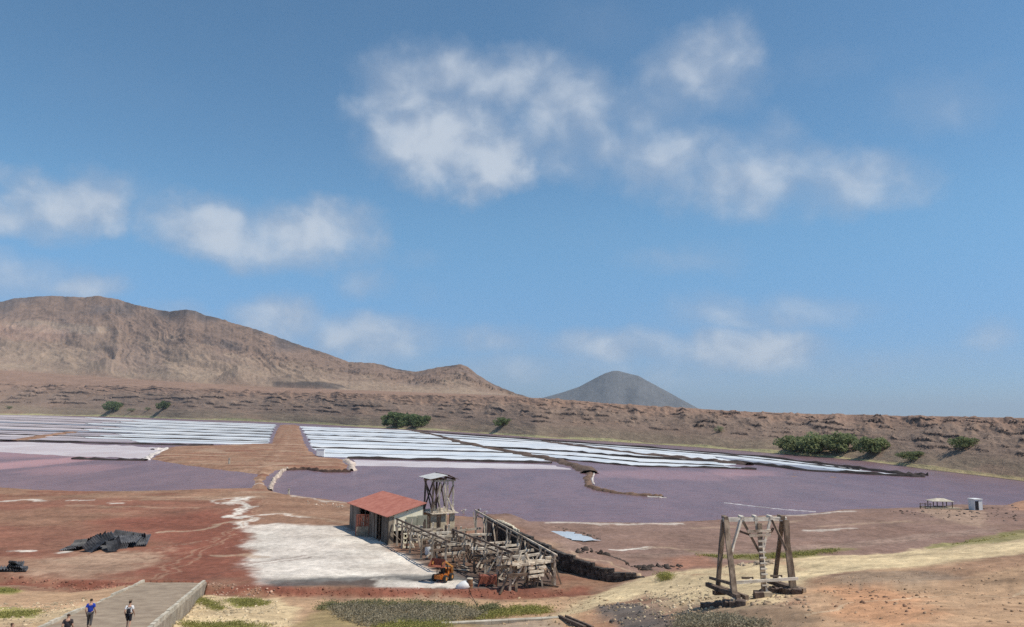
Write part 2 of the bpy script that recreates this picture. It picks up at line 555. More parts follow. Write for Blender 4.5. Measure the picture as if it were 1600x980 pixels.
# (pixel polygon traced on the ground, colour, edge wobble m, edge softness m, strength)
ZONES = [
    ([(-500, 780), (430, 780), (430, 915), (-500, 900)], RED, 6, 8, 1),
    ([(-400, 800), (150, 796), (230, 806), (120, 822), (-400, 826)], BROWN, 9, 9, .8),
    ([(120, 815), (330, 800), (420, 815), (390, 850), (405, 912), (200, 908), (150, 875), (280, 850), (230, 830)], RUST, 5, 5, .9),
    ([(60, 868), (250, 862), (290, 872), (200, 888), (130, 903), (30, 896)], TAN, 6, 5, .75),
    ([(-400, 850), (90, 862), (60, 872), (-400, 868)], RUST, 5, 4, .6),
    ([(-400, 866), (60, 872), (70, 886), (-400, 884)], BROWN, 4, 4, .7),
    ([(430, 768), (545, 786), (545, 815), (390, 824), (400, 790)], BROWN, 3, 4, .9),
    ([(700, 812), (1640, 770), (1640, 845), (1400, 872), (1250, 868), (1000, 905), (930, 890), (860, 850)], MAUVE, 4, 4, 1),
    ([(390, 822), (470, 819), (545, 825), (605, 853), (645, 874), (690, 893), (735, 900), (735, 912), (600, 905), (530, 908), (420, 912), (400, 890), (392, 855)], SALT, 2.2, 2.0, 1),
    ([(395, 840), (470, 838), (520, 850), (560, 880), (500, 900), (410, 905), (398, 880)], (.56, .50, .44), 4, 3, .7),
    ([(400, 822), (520, 820), (560, 834), (470, 842)], (.50, .43, .37), 3, 2, .5),
    ([(415, 906), (560, 902), (650, 899), (700, 897), (760, 880), (800, 885), (865, 905), (860, 923), (640, 922), (560, 916), (430, 918)], WET, 1.6, 1.5, .92),
    ([(575, 905), (650, 906), (730, 908), (725, 920), (640, 921), (590, 917)], SALT, 2.2, .8, .9),
    ([(610, 905), (645, 903), (700, 908), (650, 911)], WET, 1.2, .7, .7),
    ([(612, 850), (660, 838), (740, 838), (870, 905), (866, 919), (800, 920), (735, 905), (690, 893), (645, 874)], (.115, .075, .058), 1.0, 1.2, .85),  # dark brown debris ground under the trestle, its shade painted in too
    ([(-600, 898), (130, 906), (215, 911), (430, 917), (870, 920), (930, 914), (925, 930), (700, 933), (330, 930), (0, 915), (-600, 908)], RUST, 1.2, 1.2, 1),
    ([(-600, 914), (330, 930), (920, 930), (900, 985), (-600, 985)], OCHRE, 2, 2, 1),
    ([(-600, 960), (50, 958), (140, 945), (120, 970), (50, 990), (-600, 990)], SAND, 1.5, 1.5, .7),
    ([(-300, 917), (10, 918), (36, 922), (20, 930), (-300, 930)], LIME, .8, .8, .85),
    ([(-300, 953), (40, 951), (78, 956), (55, 966), (-300, 968)], LIME, .8, .8, .8),
    ([(300, 936), (350, 932), (430, 936), (470, 950), (430, 990), (240, 990)], SAND, 1.2, 1.2, .9),
    ([(288, 942), (306, 938), (348, 950), (340, 957), (300, 947)], OLIVE, .5, .4, .9),
    ([(350, 938), (365, 934), (420, 938), (418, 946), (370, 949)], LIME, .5, .4, .9),
    ([(280, 976), (370, 972), (420, 980), (300, 990)], OLIVE, .5, .4, .8),
    ([(500, 948), (640, 942), (760, 948), (780, 970), (700, 990), (460, 990)], OLIVE, 1.5, 1.2, .6),
    ([(940, 926), (1000, 905), (1040, 898), (1100, 888), (1260, 871), (1400, 865), (1600, 834), (1720, 828), (1640, 856), (1480, 884), (1350, 893), (1270, 905), (1225, 945), (1150, 958), (1080, 942), (1010, 930), (960, 945), (900, 962), (850, 968)], SAND, 1.6, 1.6, 1),
    ([(1270, 905), (1360, 893), (1500, 884), (1640, 858), (1900, 840), (1900, 1000), (1040, 1000), (1060, 950), (1150, 962), (1235, 948)], OCHRE, 1.6, 2, 1),
    ([(1290, 918), (1340, 912), (1440, 930), (1480, 960), (1400, 985), (1300, 960)], ORANGE, 2, 2.4, .9),
    ([(1440, 885), (1540, 870), (1640, 860), (1640, 880), (1500, 905), (1440, 900)], BROWN, 1.6, 2, .7),
    ([(1280, 900), (1420, 893), (1520, 900), (1420, 910), (1300, 912)], (.26, .2, .15), 1.4, 1.5, .7),
    ([(1060, 946), (1250, 950), (1280, 968), (1270, 990), (1060, 985)], (.25, .175, .12), 1, 1.2, .8),
    ([(925, 950), (960, 943), (1000, 944), (1040, 962), (1075, 990), (990, 990), (950, 968)], SLATE, .9, .8, .92),
    ([(1014, 960), (1030, 957), (1052, 966), (1030, 971)], (.16, .115, .09), .4, .3, .9),
    ([(860, 966), (925, 955), (960, 972), (960, 990), (860, 985)], ORANGE, 1, 1, .5),
    ([(760, 968), (860, 966), (900, 990), (740, 990)], (.36, .29, .22), .6, .6, .7),
    ([(1040, 872), (1100, 866), (1240, 880), (1250, 890), (1110, 886), (1050, 892)], (.29, .14, .09), 1.5, 2, .8),
    ([(1080, 862), (1190, 866), (1300, 854), (1340, 858), (1250, 872), (1120, 874)], OLIVE, 1.8, 1.2, .75),
    ([(1450, 856), (1520, 842), (1610, 826), (1640, 832), (1560, 848), (1470, 860)], OLIVE, 1.5, 1.0, .85),
    ([(1000, 868), (1190, 858), (1330, 848), (1460, 832), (1560, 824), (1560, 832), (1450, 842), (1330, 856), (1180, 865)], TRACK, .8, .9, .9),
    ([(1440, 793), (1500, 793), (1540, 800), (1535, 825), (1470, 812), (1440, 800)], TAN, 1, 2, .5),
    ([(850, 845), (1060, 862), (1060, 872), (1000, 870), (900, 862)], TRACK, 1.5, 2, .6),
    ([(1575, 787), (1640, 775), (1640, 800), (1580, 797)], ORANGE, 2, 2, .5),
]
# thin streaks of dried salt and tyre marks: pixel polyline, half width m, colour, strength
STREAKS = [([(378, 778), (362, 786), (386, 793), (370, 803), (392, 812), (378, 824)], 1.0, SALT, .9), ([(388, 806), (440, 803), (475, 809)], .55, SALT, .7),
           ([(352, 790), (330, 782), (365, 778)], .5, SALT, .6), ([(255, 831), (300, 830), (345, 819), (385, 811)], .45, TAN, .8), ([(75, 866), (110, 861)], .7, SALT, .85),
           ([(22, 862), (40, 862)], .7, SALT, .9), ([(0, 784), (30, 782), (60, 783)], .9, SALT, .7), ([(128, 781), (150, 781)], .8, SALT, .8), ([(170, 787), (185, 787)], .8, SALT, .8),
           ([(190, 782), (300, 780), (380, 784)], .5, TAN, .6), ([(100, 790), (300, 795)], .8, TAN, .4), ([(960, 859), (1010, 857)], .5, SALT, .9), ([(1010, 857), (1080, 857)], .4, TAN, .8),
           ([(1255, 830), (1330, 826)], .6, SALT, .5), ([(1080, 826), (1180, 820), (1240, 815)], .8, TAN, .5), ([(1280, 823), (1420, 815)], .7, TAN, .5), ([(1230, 807), (1330, 799)], .7, SALT, .5),
           ([(880, 857), (930, 872), (990, 893)], .35, TAN, .8), ([(1020, 905), (1090, 903), (1180, 896)], .12, OCHRE, .8), ([(860, 817), (960, 819), (1060, 819)], .7, SALT, .5),
           ([(330, 868), (390, 868), (420, 870)], .5, TAN, .7),
           ([(20, 828), (200, 818), (330, 805), (410, 790)], .16, (.15, .065, .045), .7), ([(20, 831), (200, 821), (335, 808), (415, 792)], .16, (.15, .065, .045), .7), ([(230, 905), (260, 880), (330, 850), (400, 800), (412, 770)], .2, (.36, .22, .15), .6), ([(245, 906), (275, 881), (342, 851), (408, 801), (418, 771)], .2, (.36, .22, .15), .6),
           ([(300, 908), (340, 895), (400, 880), (480, 868)], .15, (.16, .08, .06), .6), ([(310, 910), (350, 897), (410, 882), (490, 870)], .15, (.16, .08, .06), .6), ([(0, 880), (110, 874), (240, 858), (340, 842)], .14, (.36, .25, .18), .6), ([(60, 840), (160, 868), (290, 876)], .14, (.15, .07, .05), .5),
           ([(405, 740), (412, 720), (430, 700), (448, 670)], .5, (.20, .11, .075), .6), ([(425, 740), (430, 720), (445, 700), (456, 670)], .5, (.36, .23, .16), .5), ([(1000, 864), (1200, 859), (1330, 850), (1560, 828)], .14, (.17, .115, .09), .6), ([(1000, 867), (1200, 862), (1335, 853), (1560, 830)], .14, (.17, .115, .09), .6), ([(860, 850), (1000, 858), (1150, 850), (1300, 835), (1440, 812)], .2, (.19, .125, .10), .5),
           ([(1260, 960), (1380, 940), (1500, 930), (1600, 928)], .12, (.6, .45, .3), .6), ([(1250, 935), (1380, 915), (1600, 905)], .10, (.3, .2, .13), .6), ([(1330, 985), (1450, 960), (1600, 950)], .12, (.32, .19, .11), .5), ([(235, 760), (210, 757), (230, 755)], 1.0, SALT, .7), ([(440, 725), (400, 730)], 1.4, TAN, .5), ([(395, 757), (412, 757)], 1.0, SALT, .6),
           ([(425, 768), (500, 781), (545, 787)], .5, SALT, .45), ([(430, 800), (540, 818)], .8, TAN, .5), ([(330, 703), (350, 708)], 3, TAN, .5)]
gx, gy = GX.ravel(), GY.ravel(); gr = RG.ravel()
COLR = np.empty((gx.size, 3)); COLR[:] = BROWN
st = fbm(gx / 22, gy / 8, 5)
COLR += (np.array(TAN) - COLR) * (sstep(0.05, 0.4, st) * .55)[:, None]
COLR += (np.array(RUST) - COLR) * (sstep(0.05, 0.4, -st) * .6)[:, None]
w1n = fbm(gx / 7, gy / 7, 5); w2n = fbm(gx / 1.6 + 50, gy / 1.6, 4); w3n = fbm(gx / 17 - 30, gy / 5 + 3, 5)
for poly, colr, wob, soft, stg in ZONES:
    wp = np.array([ground_at(*p)[:2] for p in poly])
    soft *= .6; wob *= 1.25
    pad = wob * 2 + soft * 2 + 2
    m = (gx > wp[:, 0].min() - pad) & (gx < wp[:, 0].max() + pad) & (gy > wp[:, 1].min() - pad) & (gy < wp[:, 1].max() + pad)
    sd = poly_sd(gx[m], gy[m], wp) + (w1n[m] * .9 + w2n[m] * .35) * wob
    a = sstep(-soft, soft, sd) * stg * (0.80 + 0.2 * np.clip(w3n[m] * 2 + .5, 0, 1))
    COLR[m] += (np.array(colr) - COLR[m]) * a[:, None]
for line, hw, colr, stg in STREAKS:
    wp = np.array([ground_at(*p)[:2] for p in line])
    m = (gx > wp[:, 0].min() - 8) & (gx < wp[:, 0].max() + 8) & (gy > wp[:, 1].min() - 12) & (gy < wp[:, 1].max() + 12)
    d, _ = seg_dist(gx[m] + w1n[m] * 3.0, gy[m] + w1n[m] * 3.0, wp)
    a = sstep(hw * 1.6, hw * .4, d + w2n[m] * hw * 1.4) * stg
    COLR[m] += (np.array(colr) - COLR[m]) * a[:, None]
# speckle, rain wash
COLR *= (1 + 0.24 * w3n + 0.22 * w2n + 0.18 * fbm(gx / .5, gy / .5, 2))[:, None]
COLR = np.clip(COLR, .02, .8)
tag(mesh_np('ground', np.stack([gx, gy, GZ.ravel()], -1), grid_faces(len(rr), NC), M_EARTH, smooth=True, cols=COLR),
    'rust red and sandy earth of the salt works floor and foreground slopes', kind='structure')

# ------------------------------------------------------------------ brine lake
m, t, p = principled('brine')
pos = t.node('ShaderNodeNewGeometry').outputs['Position']
big = t.noise(t.scale(pos, (0.012, 0.004, 1)), 1.0, 4, 0.6)
str_ = t.noise(t.scale(pos, (0.10, 0.035, 1)), 1.0, 5, 0.65)
colb = t.mix(t.mapr(big, .35, .65), BRINE_A, BRINE_B)
colb = t.mix(t.mapr(str_, .35, .7, 0, .55), colb, BRINE_C)
chop = t.noise(t.scale(pos, (0.25, 0.42, 1)), 1.0, 6, 0.75)
colb = t.mix(t.mapr(chop, .48, .66, 0, .75), colb, BRINE_C)
# rosy bloom in the shallow western pond and off the far causeway
sepp = t.node('ShaderNodeSeparateXYZ'); t.l.new(pos, sepp.inputs[0])
for (px, py, rx, ry, amt) in [(15, 727, 60, 16, .8), (120, 733, 70, 9, .35), (60, 708, 120, 9, .45), (1040, 742, 130, 8, .3), (1160, 738, 60, 6, .35)]:
    c0 = atz(px, py, 0)
    ex = abs(atz(px + rx, py, 0)[0] - c0[0]); ey = abs(atz(px, py - ry, 0)[1] - c0[1])
    ddx = t.math('MULTIPLY', t.math('SUBTRACT', sepp.outputs[0], float(c0[0])), 1 / ex)
    ddy = t.math('MULTIPLY', t.math('SUBTRACT', sepp.outputs[1], float(c0[1])), 1 / ey)
    q = t.math('MULTIPLY_ADD', ddx, ddx, t.math('MULTIPLY', ddy, ddy))
    q = t.math('ADD', q, t.math('MULTIPLY', t.math('SUBTRACT', str_, .5), 2.5))
    colb = t.mix(t.mapr(q, 1.3, 0.1, 0, amt), colb, BRINE_PINK)
t.put(p.inputs['Base Color'], colb)
p.inputs['Roughness'].default_value = 0.25
p.inputs['Specular IOR Level'].default_value = 0.4
p.inputs['IOR'].default_value = 1.34
rip = t.noise(t.scale(pos, (0.5, 1.3, 1)), 1.0, 4, 0.6, 0.4)
rip2 = t.noise(t.scale(pos, (0.12, 0.3, 1)), 1.0, 3, 0.6)
b = t.node('ShaderNodeBump'); b.inputs['Strength'].default_value = 1.0; b.inputs['Distance'].default_value = 0.35
t.put(b.inputs['Height'], t.math('MULTIPLY_ADD', rip2, 1.5, rip))
t.l.new(b.outputs[0], p.inputs['Normal'])
M_BRINE = m
lake_out = [atz(px, py, 0) for px, py in [(-900, 632.5), (-300, 641), (0, 646), (280, 653.5), (560, 665), (837, 682), (1000, 691), (1187, 705), (1337, 716), (1450, 731), (1600, 748), (1750, 762), (2500, 790)]]
lk = [(p_[0], p_[1], 0.0) for p_ in lake_out]
tag(mesh_py('lake', lk + [(150, 84, 0), (-220, 84, 0), (-900, 300, 0)], [list(range(len(lk) + 3))], M_BRINE),
    'purple brine lake rippled by the wind inside the crater', kind='structure')

# ------------------------------------------------------------------ salt pans
def pan_material(name, base, alt, pink=(.5, .38, .38), amt=.3):
    m, t, p = principled(name)
    pos = t.node('ShaderNodeNewGeometry').outputs['Position']
    n = t.noise(t.scale(pos, (0.035, 0.03, 1)), 1.0, 6, 0.7)
    n2 = t.noise(t.scale(pos, (0.09, 0.02, 1)), 1.0, 5, 0.7)
    c = t.mix(t.mapr(n, .38, .62), base, alt)
    c = t.mix(t.mapr(n2, .5, .75, 0, amt), c, pink)
    t.put(p.inputs['Base Color'], c)
    p.inputs['Roughness'].default_value = 0.35
    p.inputs['IOR'].default_value = 1.33
    b = t.node('ShaderNodeBump'); b.inputs['Strength'].default_value = 0.35; b.inputs['Distance'].default_value = 0.2
    t.put(b.inputs['Height'], t.noise(t.scale(pos, (0.4, 0.9, 1)), 1.0, 4, 0.6))
    t.l.new(b.outputs[0], p.inputs['Normal'])
    return m


M_PANS = {'white': pan_material('pan_white', (.84, .84, .83), (.64, .67, .70), (.46, .49, .53), .6),
          'blue': pan_material('pan_blue', (.58, .62, .66), (.82, .83, .83), (.46, .50, .55), .4),
          'rose': pan_material('pan_rose', (.66, .58, .57), (.56, .46, .45), (.74, .70, .69), .5),
          'mauve': pan_material('pan_mauve', (.40, .33, .34), (.52, .44, .44), (.66, .62, .62), .5),
          'slate': pan_material('pan_slate', (.24, .25, .30), (.36, .36, .40), (.50, .42, .44), .5)}
M_DYKE = earth_material('dyke_earth', 0.6, 1.0)


def densify(pts, n=8):
    out = []
    for i in range(len(pts) - 1):
        for k in range(n):
            out.append(np.array(pts[i]) + (np.array(pts[i + 1]) - np.array(pts[i])) * k / n)
    out.append(np.array(pts[-1]))
    return out


_pan_i = 0


def pan(pix, mat, label, z=0.03, jag=0.16):
    """one evaporation pan: a sheet of brine and salt with an uneven rim"""
    global _pan_i
    _pan_i += 1
    rs = np.random.RandomState(_pan_i)
    pts = densify([np.array(q, float) for q in pix + [pix[0]]], 10)[:-1]
    w = []
    for k, q in enumerate(pts):
        q = q + rs.uniform(-1, 1, 2) * np.array([3.0, jag])
        a = atz(q[0], q[1], 0)
        w.append((a[0], a[1], z))
    c = np.mean(np.array(w), 0)
    o = mesh_py('salt_pan', [(a - c[0], b_ - c[1], 0) for a, b_, _ in w], [list(range(len(w)))], M_PANS[mat])
    o.location = (c[0], c[1], z)
    return tag(o, label, kind='structure', group='evaporation pans')


def ribbon(name, pix, width, hgt, colr, label, kind='structure', z0=-0.15, rnd=1, mat=None, cat=None, n=10):
    """a low earth ridge along a traced line, trapezoid section, crumbling edges"""
    rs = np.random.RandomState(rnd)
    wl = [ground_or_water(q) for q in densify([np.array(q, float) for q in pix], n)]
    V, Fc, C = [], [], []
    for k, a in enumerate(wl):
        b0 = wl[max(k - 1, 0)]; b1 = wl[min(k + 1, len(wl) - 1)]
        d = (b1 - b0)[:2]; d = d / (np.linalg.norm(d) + 1e-9); nrm = np.array([-d[1], d[0]])
        wd = width * 1.15 * rs.uniform(.6, 1.35); h = hgt * rs.uniform(.55, 1.5)
        off = nrm * rs.uniform(-.3, .3) * width
        for s, zz in ((-1.0, z0), (-.55, h * .8), (0.0, h), (.55, h * .8), (1.0, z0)):
            V.append((a[0] + off[0] + nrm[0] * wd * s / 2 * 1.3, a[1] + off[1] + nrm[1] * wd * s / 2 * 1.3, zz))
            C.append(np.array(colr) * rs.uniform(.6, 1.35))
    for k in range(len(wl) - 1):
        for j in range(4):
            i = k * 5 + j
            Fc.append((i, i + 5, i + 6, i + 1))
    o = mesh_np(name, V, Fc, mat or M_DYKE, cols=np.array(C))
    return tag(o, label, cat, kind=kind, group='earth dykes of the salt pans' if name == 'dyke' else None)


def ground_or_water(q):
    return atz(q[0], q[1], 0)


def lerp(a, b, k):
    return (a[0] + (b[0] - a[0]) * k, a[1] + (b[1] - a[1]) * k)


def along(pts, py):
    """point of a steadily falling pixel line at a given row"""
    ys = [p_[1] for p_ in pts]; xs = [p_[0] for p_ in pts]
    return (float(np.interp(py, ys, xs)), py)


DARK = (.050, .040, .038)
ORD = ['farthest', 'second', 'third', 'fourth', 'fifth', 'sixth', 'seventh', 'eighth', 'ninth', 'tenth', 'eleventh', 'twelfth', 'thirteenth', 'fourteenth', 'fifteenth']
# ---- western block, rows from the far bank towards the causeway
LE = [647.2, 651.5, 656, 661, 666, 672.5, 679, 686.5]
RE = [(432, 663.5), (429, 667.5), (427, 671.5), (425, 675.5), (423, 679.5), (421, 684), (419, 690), (417, 695.5)]
def halve(lst):
    out = []
    for k in range(len(lst) - 1):
        a, b_ = lst[k], lst[k + 1]
        w_ = .42 + .16 * ((k * 5) % 3) / 2
        out += [a, a + (b_ - a) * w_ if not isinstance(a, tuple) else lerp(a, b_, w_)]
    return out + [lst[-1]]


LE = halve(LE); RE = halve(RE)
MATL = [('mauve', 'blue'), ('rose', 'white'), ('mauve', 'white'), ('mauve', 'blue'), ('rose', 'white'), ('slate', 'blue'), ('rose', 'white'), ('mauve', 'blue'), ('rose', 'white'), ('slate', 'blue'), ('mauve', 'white'), ('mauve', 'blue'), ('rose', 'white'), ('mauve', 'blue')]
MATL_OLD = [('mauve', 'white'), ('mauve', 'white'), ('rose', 'white'), ('rose', 'white'), ('mauve', 'blue'), ('mauve', 'white'), ('rose', 'blue')]
for i in range(14):
    a, b_ = (-420, LE[i] - 5.2), (-420, LE[i + 1] - 5.2)
    a0, b0 = (0, LE[i]), (0, LE[i + 1])
    k = 0.30 + 0.06 * ((i * 7) % 4)
    s0, s1 = lerp(a0, RE[i], k), lerp(b0, RE[i + 1], k + .04)
    pan([a, a0, s0, s1, b0, b_], MATL[i][0], f'pinkish grey pan west of the causeway, {ORD[i]} row from the far bank, left half')
    pan([s0, RE[i], RE[i + 1], s1], MATL[i][1], f'white salt pan beside the causeway on its left, {ORD[i]} row from the far bank')
    if i > 0:
        ribbon('dyke', [a, a0, lerp(a0, RE[i], .5), RE[i]], (1.9 if i % 2 == 0 else .7), (.6 if i % 2 == 0 else .22), DARK, f'dark earth dyke left of the causeway, {ORD[i]} from the far bank', rnd=i)
ribbon('dyke', [(-420, 682), (0, 689), (200, 694), (330, 697)], 3.4, .8, DARK, 'dark earth dyke at the near edge of the western pans', rnd=19)
ribbon('dyke', [(20, 690), (60, 683), (115, 675)], 7.0, .6, BROWN, 'broad brown dyke slanting across the western pans', rnd=20)
pan([(-420, 686), (0, 690), (120, 693), (240, 699), (262, 702), (240, 709), (225, 717), (150, 714), (60, 711), (-100, 700)], 'rose', 'pale rosy shallow pan near the left end of the causeway', .02, 1.0)
ribbon('dyke', [(112, 717.5), (170, 719), (228, 720)], 1.5, .7, DARK, 'short dark dyke jutting into the western pond', rnd=21)
# ---- central block between the causeway and the slanting path
LEFT = [(470, 666.5), (474, 673), (478, 680), (482, 687), (488, 700), (505, 714)]
DG = [(634, 672), (672, 679), (700, 687), (735, 696), (800, 708), (870, 721)]
LEFT = halve(LEFT); DG = halve(DG)
MATC = ['white', 'blue', 'white', 'blue', 'white', 'white', 'blue', 'white', 'blue', 'blue']
for i in range(10):
    pan([LEFT[i], lerp(LEFT[i], DG[i], .5), DG[i], DG[i + 1], LEFT[i + 1]], MATC[i], f'white and pale blue salt pan right of the causeway, {ORD[i]} row from the far bank')
    if i > 0:
        ribbon('dyke', [LEFT[i], lerp(LEFT[i], DG[i], .5), DG[i]], (1.7 if i % 2 == 0 else .6), (.6 if i % 2 == 0 else .2), DARK, f'dark earth dyke right of the causeway, {ORD[i - 1]} from the far bank', rnd=30 + i)
ribbon('dyke', [(545, 716.5), (700, 720), (862, 724)], 2.2, .8, DARK, 'long dark dyke along the near side of the central pans', rnd=37)
pan([(552, 719), (700, 722), (862, 727), (895, 734), (700, 731), (553, 728)], 'rose', 'pinkish white salt strip along the open lake', .03, .5)
# ---- eastern block, narrowing to the right
LA = [(640, 673), (837, 688), (1000, 699), (1187, 714), (1300, 727.5), (1412, 741.5)]
LB = [(690, 683), (855, 693), (1012, 706), (1110, 713), (1262, 729), (1330, 737)]
LC = [(745, 698), (900, 707), (1000, 716), (1168, 724), (1262, 736), (1412, 744.5)]
LD = [(850, 716), (930, 723), (1000, 729.5), (1100, 731), (1182, 734)]


def band(A, B):
    return A + B[::-1]


LAB = [(676, 679.5), (846, 690.2), (1006, 702), (1150, 713.2), (1282, 728), (1342, 735)]
pan(band([(652, 675.5)] + LA[1:5] + [(1350, 733)], LAB), 'white', 'long bright white pan along the outer dyke on the right')
pan(band(LAB, [(700, 685)] + LB[1:]), 'blue', 'long pale blue pan inside the outer white one on the right')
ribbon('dyke', LAB, 1.0, .4, DARK, 'thin dyke inside the outer white pan on the right', rnd=46)
pan(band(LB[:4], [(755, 699.5)] + LC[1:4]), 'white', 'white salt pan in the middle of the eastern block')
pan(band(LB[3:], LC[3:5] + [(1400, 744)]), 'slate', 'grey and rosy brine pan at the eastern tip')
LCD = [lerp(LC[0], LD[0], .45), lerp(LC[1], LD[1], .45), lerp(LC[2], LD[2], .5), lerp(LC[3], LD[3], .55)]
pan(band(LC[:4], LCD), 'white', 'white salt pan second from the open lake in the eastern block')
pan(band(LCD, LD), 'blue', 'pale salt pan nearest the open lake in the eastern block')
ribbon('dyke', LCD, 1.0, .4, DARK, 'thin dyke between the two near eastern pans', rnd=56)
pan([(1330, 734), (1400, 741), (1380, 742.5), (1300, 737)], 'white', 'thin white sliver of salt at the eastern tip', .05)
ribbon('dyke', LA + [(1450, 743)], 2.0, .8, DARK, 'outer dark dyke between white pans and the far shore', rnd=40)
ribbon('dyke', LC + [(1445, 745.5)], 1.8, .8, DARK, 'dark dyke running to the eastern tip of the pans', rnd=41)
ribbon('dyke', LD, 1.3, .5, DARK, 'low dyke at the lake side of the eastern pans', rnd=42)
ribbon('dyke', [(850, 690), (907, 698), (1012, 711), (1100, 719.5), (1168, 727)], 3.2, .8, (.12, .085, .07), 'brown dyke slanting across the eastern pans', rnd=43)
ribbon('dyke', [(634, 671), (680, 680), (715, 690.5), (794, 706), (859, 718), (905, 730), (922, 740)], 4.0, .9, (.13, .09, .07), 'brown slanting path dyke from the far bank to the lake', rnd=44)
ribbon('dyke', [(922, 739), (917, 750), (920, 760), (935, 766), (965, 771), (1000, 774), (1036, 777)], 1.5, .5, (.17, .11, .08), 'curved brown spit reaching into the open lake', rnd=45)
for k, q in enumerate([[(929, 738), (925, 750), (928, 757)], [(1012, 776.5), (1042, 778)]]):
    ribbon('salt_crust', q, .45, .2, (.55, .5, .46), ['salt crust lining the bend of the curved spit', 'salt crust at the tip of the curved spit'][k], rnd=47 + k)
ribbon('salt_crust', [(1132, 786), (1180, 792), (1230, 797), (1275, 800)], .35, .12, (.62, .58, .58), 'thin white line of salt foam in front of the timber pylon', rnd=50)
ribbon('salt_crust', [(422, 767), (424, 757), (432, 747), (442, 736), (450, 734)], .8, .75, (.50, .40, .33), 'pale stone edging along the causeway bend', rnd=51)
ribbon('salt_crust', [(540, 719), (550, 726), (551, 736)], 1.6, .75, (.55, .45, .38), 'pale stone edging at the end of the earth tongue', rnd=52)
ribbon('salt_crust', [(238, 703), (262, 701), (236, 712), (228, 719)], 1.6, .6, (.62, .56, .52), 'salt crust on the left edge of the earth tongue', rnd=53)
ribbon('bank_edge', [(448, 735), (480, 734), (512, 738), (548, 738)], 1.1, .8, (.08, .05, .04), 'dark undercut bank of the earth tongue', rnd=54)
ribbon('salt_crust', [(820, 816.5), (850, 817), (880, 818)], .5, .15, (.7, .66, .62), 'white salt foam on the near shore beyond the timber trestle', rnd=55)
# little pool on the near flat
pl = [atz(px, py, 1.16) for px, py in [(848, 832), (870, 830.5), (895, 832), (915, 838), (942, 845.5), (915, 846), (890, 843), (868, 836)]]
pl = [q + np.array([rs_, rt2_, 0]) for q in densify(pl + [pl[0]], 6)[:-1] for rs_, rt2_ in [np.random.RandomState(int(abs(q[0] * 97))).uniform(-.5, .5, 2)]]
M_POOL = pan_material('pool_water', (.42, .47, .52), (.52, .56, .60), (.36, .34, .34), .4)
o = mesh_py('pool', [(a[0] - pl[0][0], a[1] - pl[0][1], 0) for a in pl], [list(range(len(pl)))], M_POOL)
o.location = (pl[0][0], pl[0][1], 1.22)
tag(o, 'pale blue brine pool on the near mud flat', kind='structure')


# ------------------------------------------------------------------ crater wall
FARSH = [(-900, 634), (-300, 642.5), (0, 647.2), (280, 655), (560, 667), (619, 670), (837, 684), (1000, 693), (1187, 707), (1337, 719), (1450, 734), (1600, 752), (1750, 768), (2100, 800), (2600, 840)]
RIM = [(-900, 560), (-300, 590), (0, 599), (200, 603), (400, 611), (600, 616), (700, 618.5), (815, 620.5), (950, 630), (1088, 639), (1200, 645), (1300, 647.5), (1450, 650.5), (1600, 653.5), (1750, 655), (2600, 655)]
sh = [atz(px, py, 0) for px, py in FARSH]
sh_a = np.array([math.atan2(p_[0], p_[1]) for p_ in sh]); sh_r = np.array([math.hypot(p_[0], p_[1]) for p_ in sh])
rm_a = np.array([az_of(px, py) for px, py in RIM]); rm_s = np.array([slope_of(px, py) for px, py in RIM])
NCW, NRW = 1500, 330
waz = np.linspace(math.radians(-47), math.radians(47), NCW)
Rs = np.interp(waz, sh_a, sh_r) - 2
for _ in range(6):
    Rs[1:-1] = (Rs[:-2] + 2 * Rs[1:-1] + Rs[2:]) / 4
Rs = np.minimum(Rs, 2420)
_sm = Rs.copy()
for _ in range(5000):
    _sm[1:-1] = (_sm[:-2] + 2 * _sm[1:-1] + _sm[2:]) / 4
_k = sstep(-420, -560, waz * F)
Rs = Rs * (1 - _k) + _sm * _k
Rr = Rs * 1.13 + 45
Sr = np.interp(waz, rm_a, rm_s)
for _ in range(60):
    Sr[1:-1] = (Sr[:-2] + 2 * Sr[1:-1] + Sr[2:]) / 4
pxu = waz * F                                   # arc in photo pixels, keeps the relief in scale with the distance
Sr = Sr + (fbm(pxu / 60, pxu * 0, 4) * 1.6 + fbm(pxu / 9, pxu * 0 + 4, 3) * .5) / F
Zr = CZ + Sr * Rr
s = np.linspace(0, 1, NRW)
S, P = np.meshgrid(s, pxu, indexing='ij')
AZW = np.broadcast_to(waz, S.shape)
right = sstep(0, 700, P)                        # the right hand side shows more and larger outcrops
t_ = S + 0.05 * fbm(P / 90, S * 3, 3) + 0.012 * fbm(P / 12, S * 20, 4)
f = 0.62 * (t_ - 0.03) * (1.32 - 0.32 * t_)
rockm = np.zeros_like(S)
for k, (c_, a_, wd) in enumerate([(.34, .016, .010), (.44, .02, .010), (.54, .022, .010), (.66, .022, .010), (.77, .016, .008), (.87, .014, .008), (.94, .008, .006)]):
    mk = sstep(-.05, .25, fbm(P / 30 + 40 * k, S * 2.5 + k, 4))
    off = 0.03 * fbm(P / 22 + 9 * k, S * 0 + k, 3)
    loc = t_ + off - c_
    f = f + a_ * mk * sstep(0, wd, loc)
    rockm = np.maximum(rockm, mk * np.exp(-((loc - wd / 2) / (wd * 1.7)) ** 2))
ftop = f[-1].copy()
for _ in range(400):
    ftop[1:-1] = (ftop[:-2] + 2 * ftop[1:-1] + ftop[2:]) / 4
f = f / ftop[None, :]
blk = ridged(P / 5.0, S * 42, 4); blk2 = fbm(P / 2.6, S * 75, 3)
band_ = sstep(.28, .42, S) * (1 - .8 * sstep(.70, .92, S))
rub = band_ * sstep(-.12, .3, fbm(P / 34 + 7, S * 6, 4))
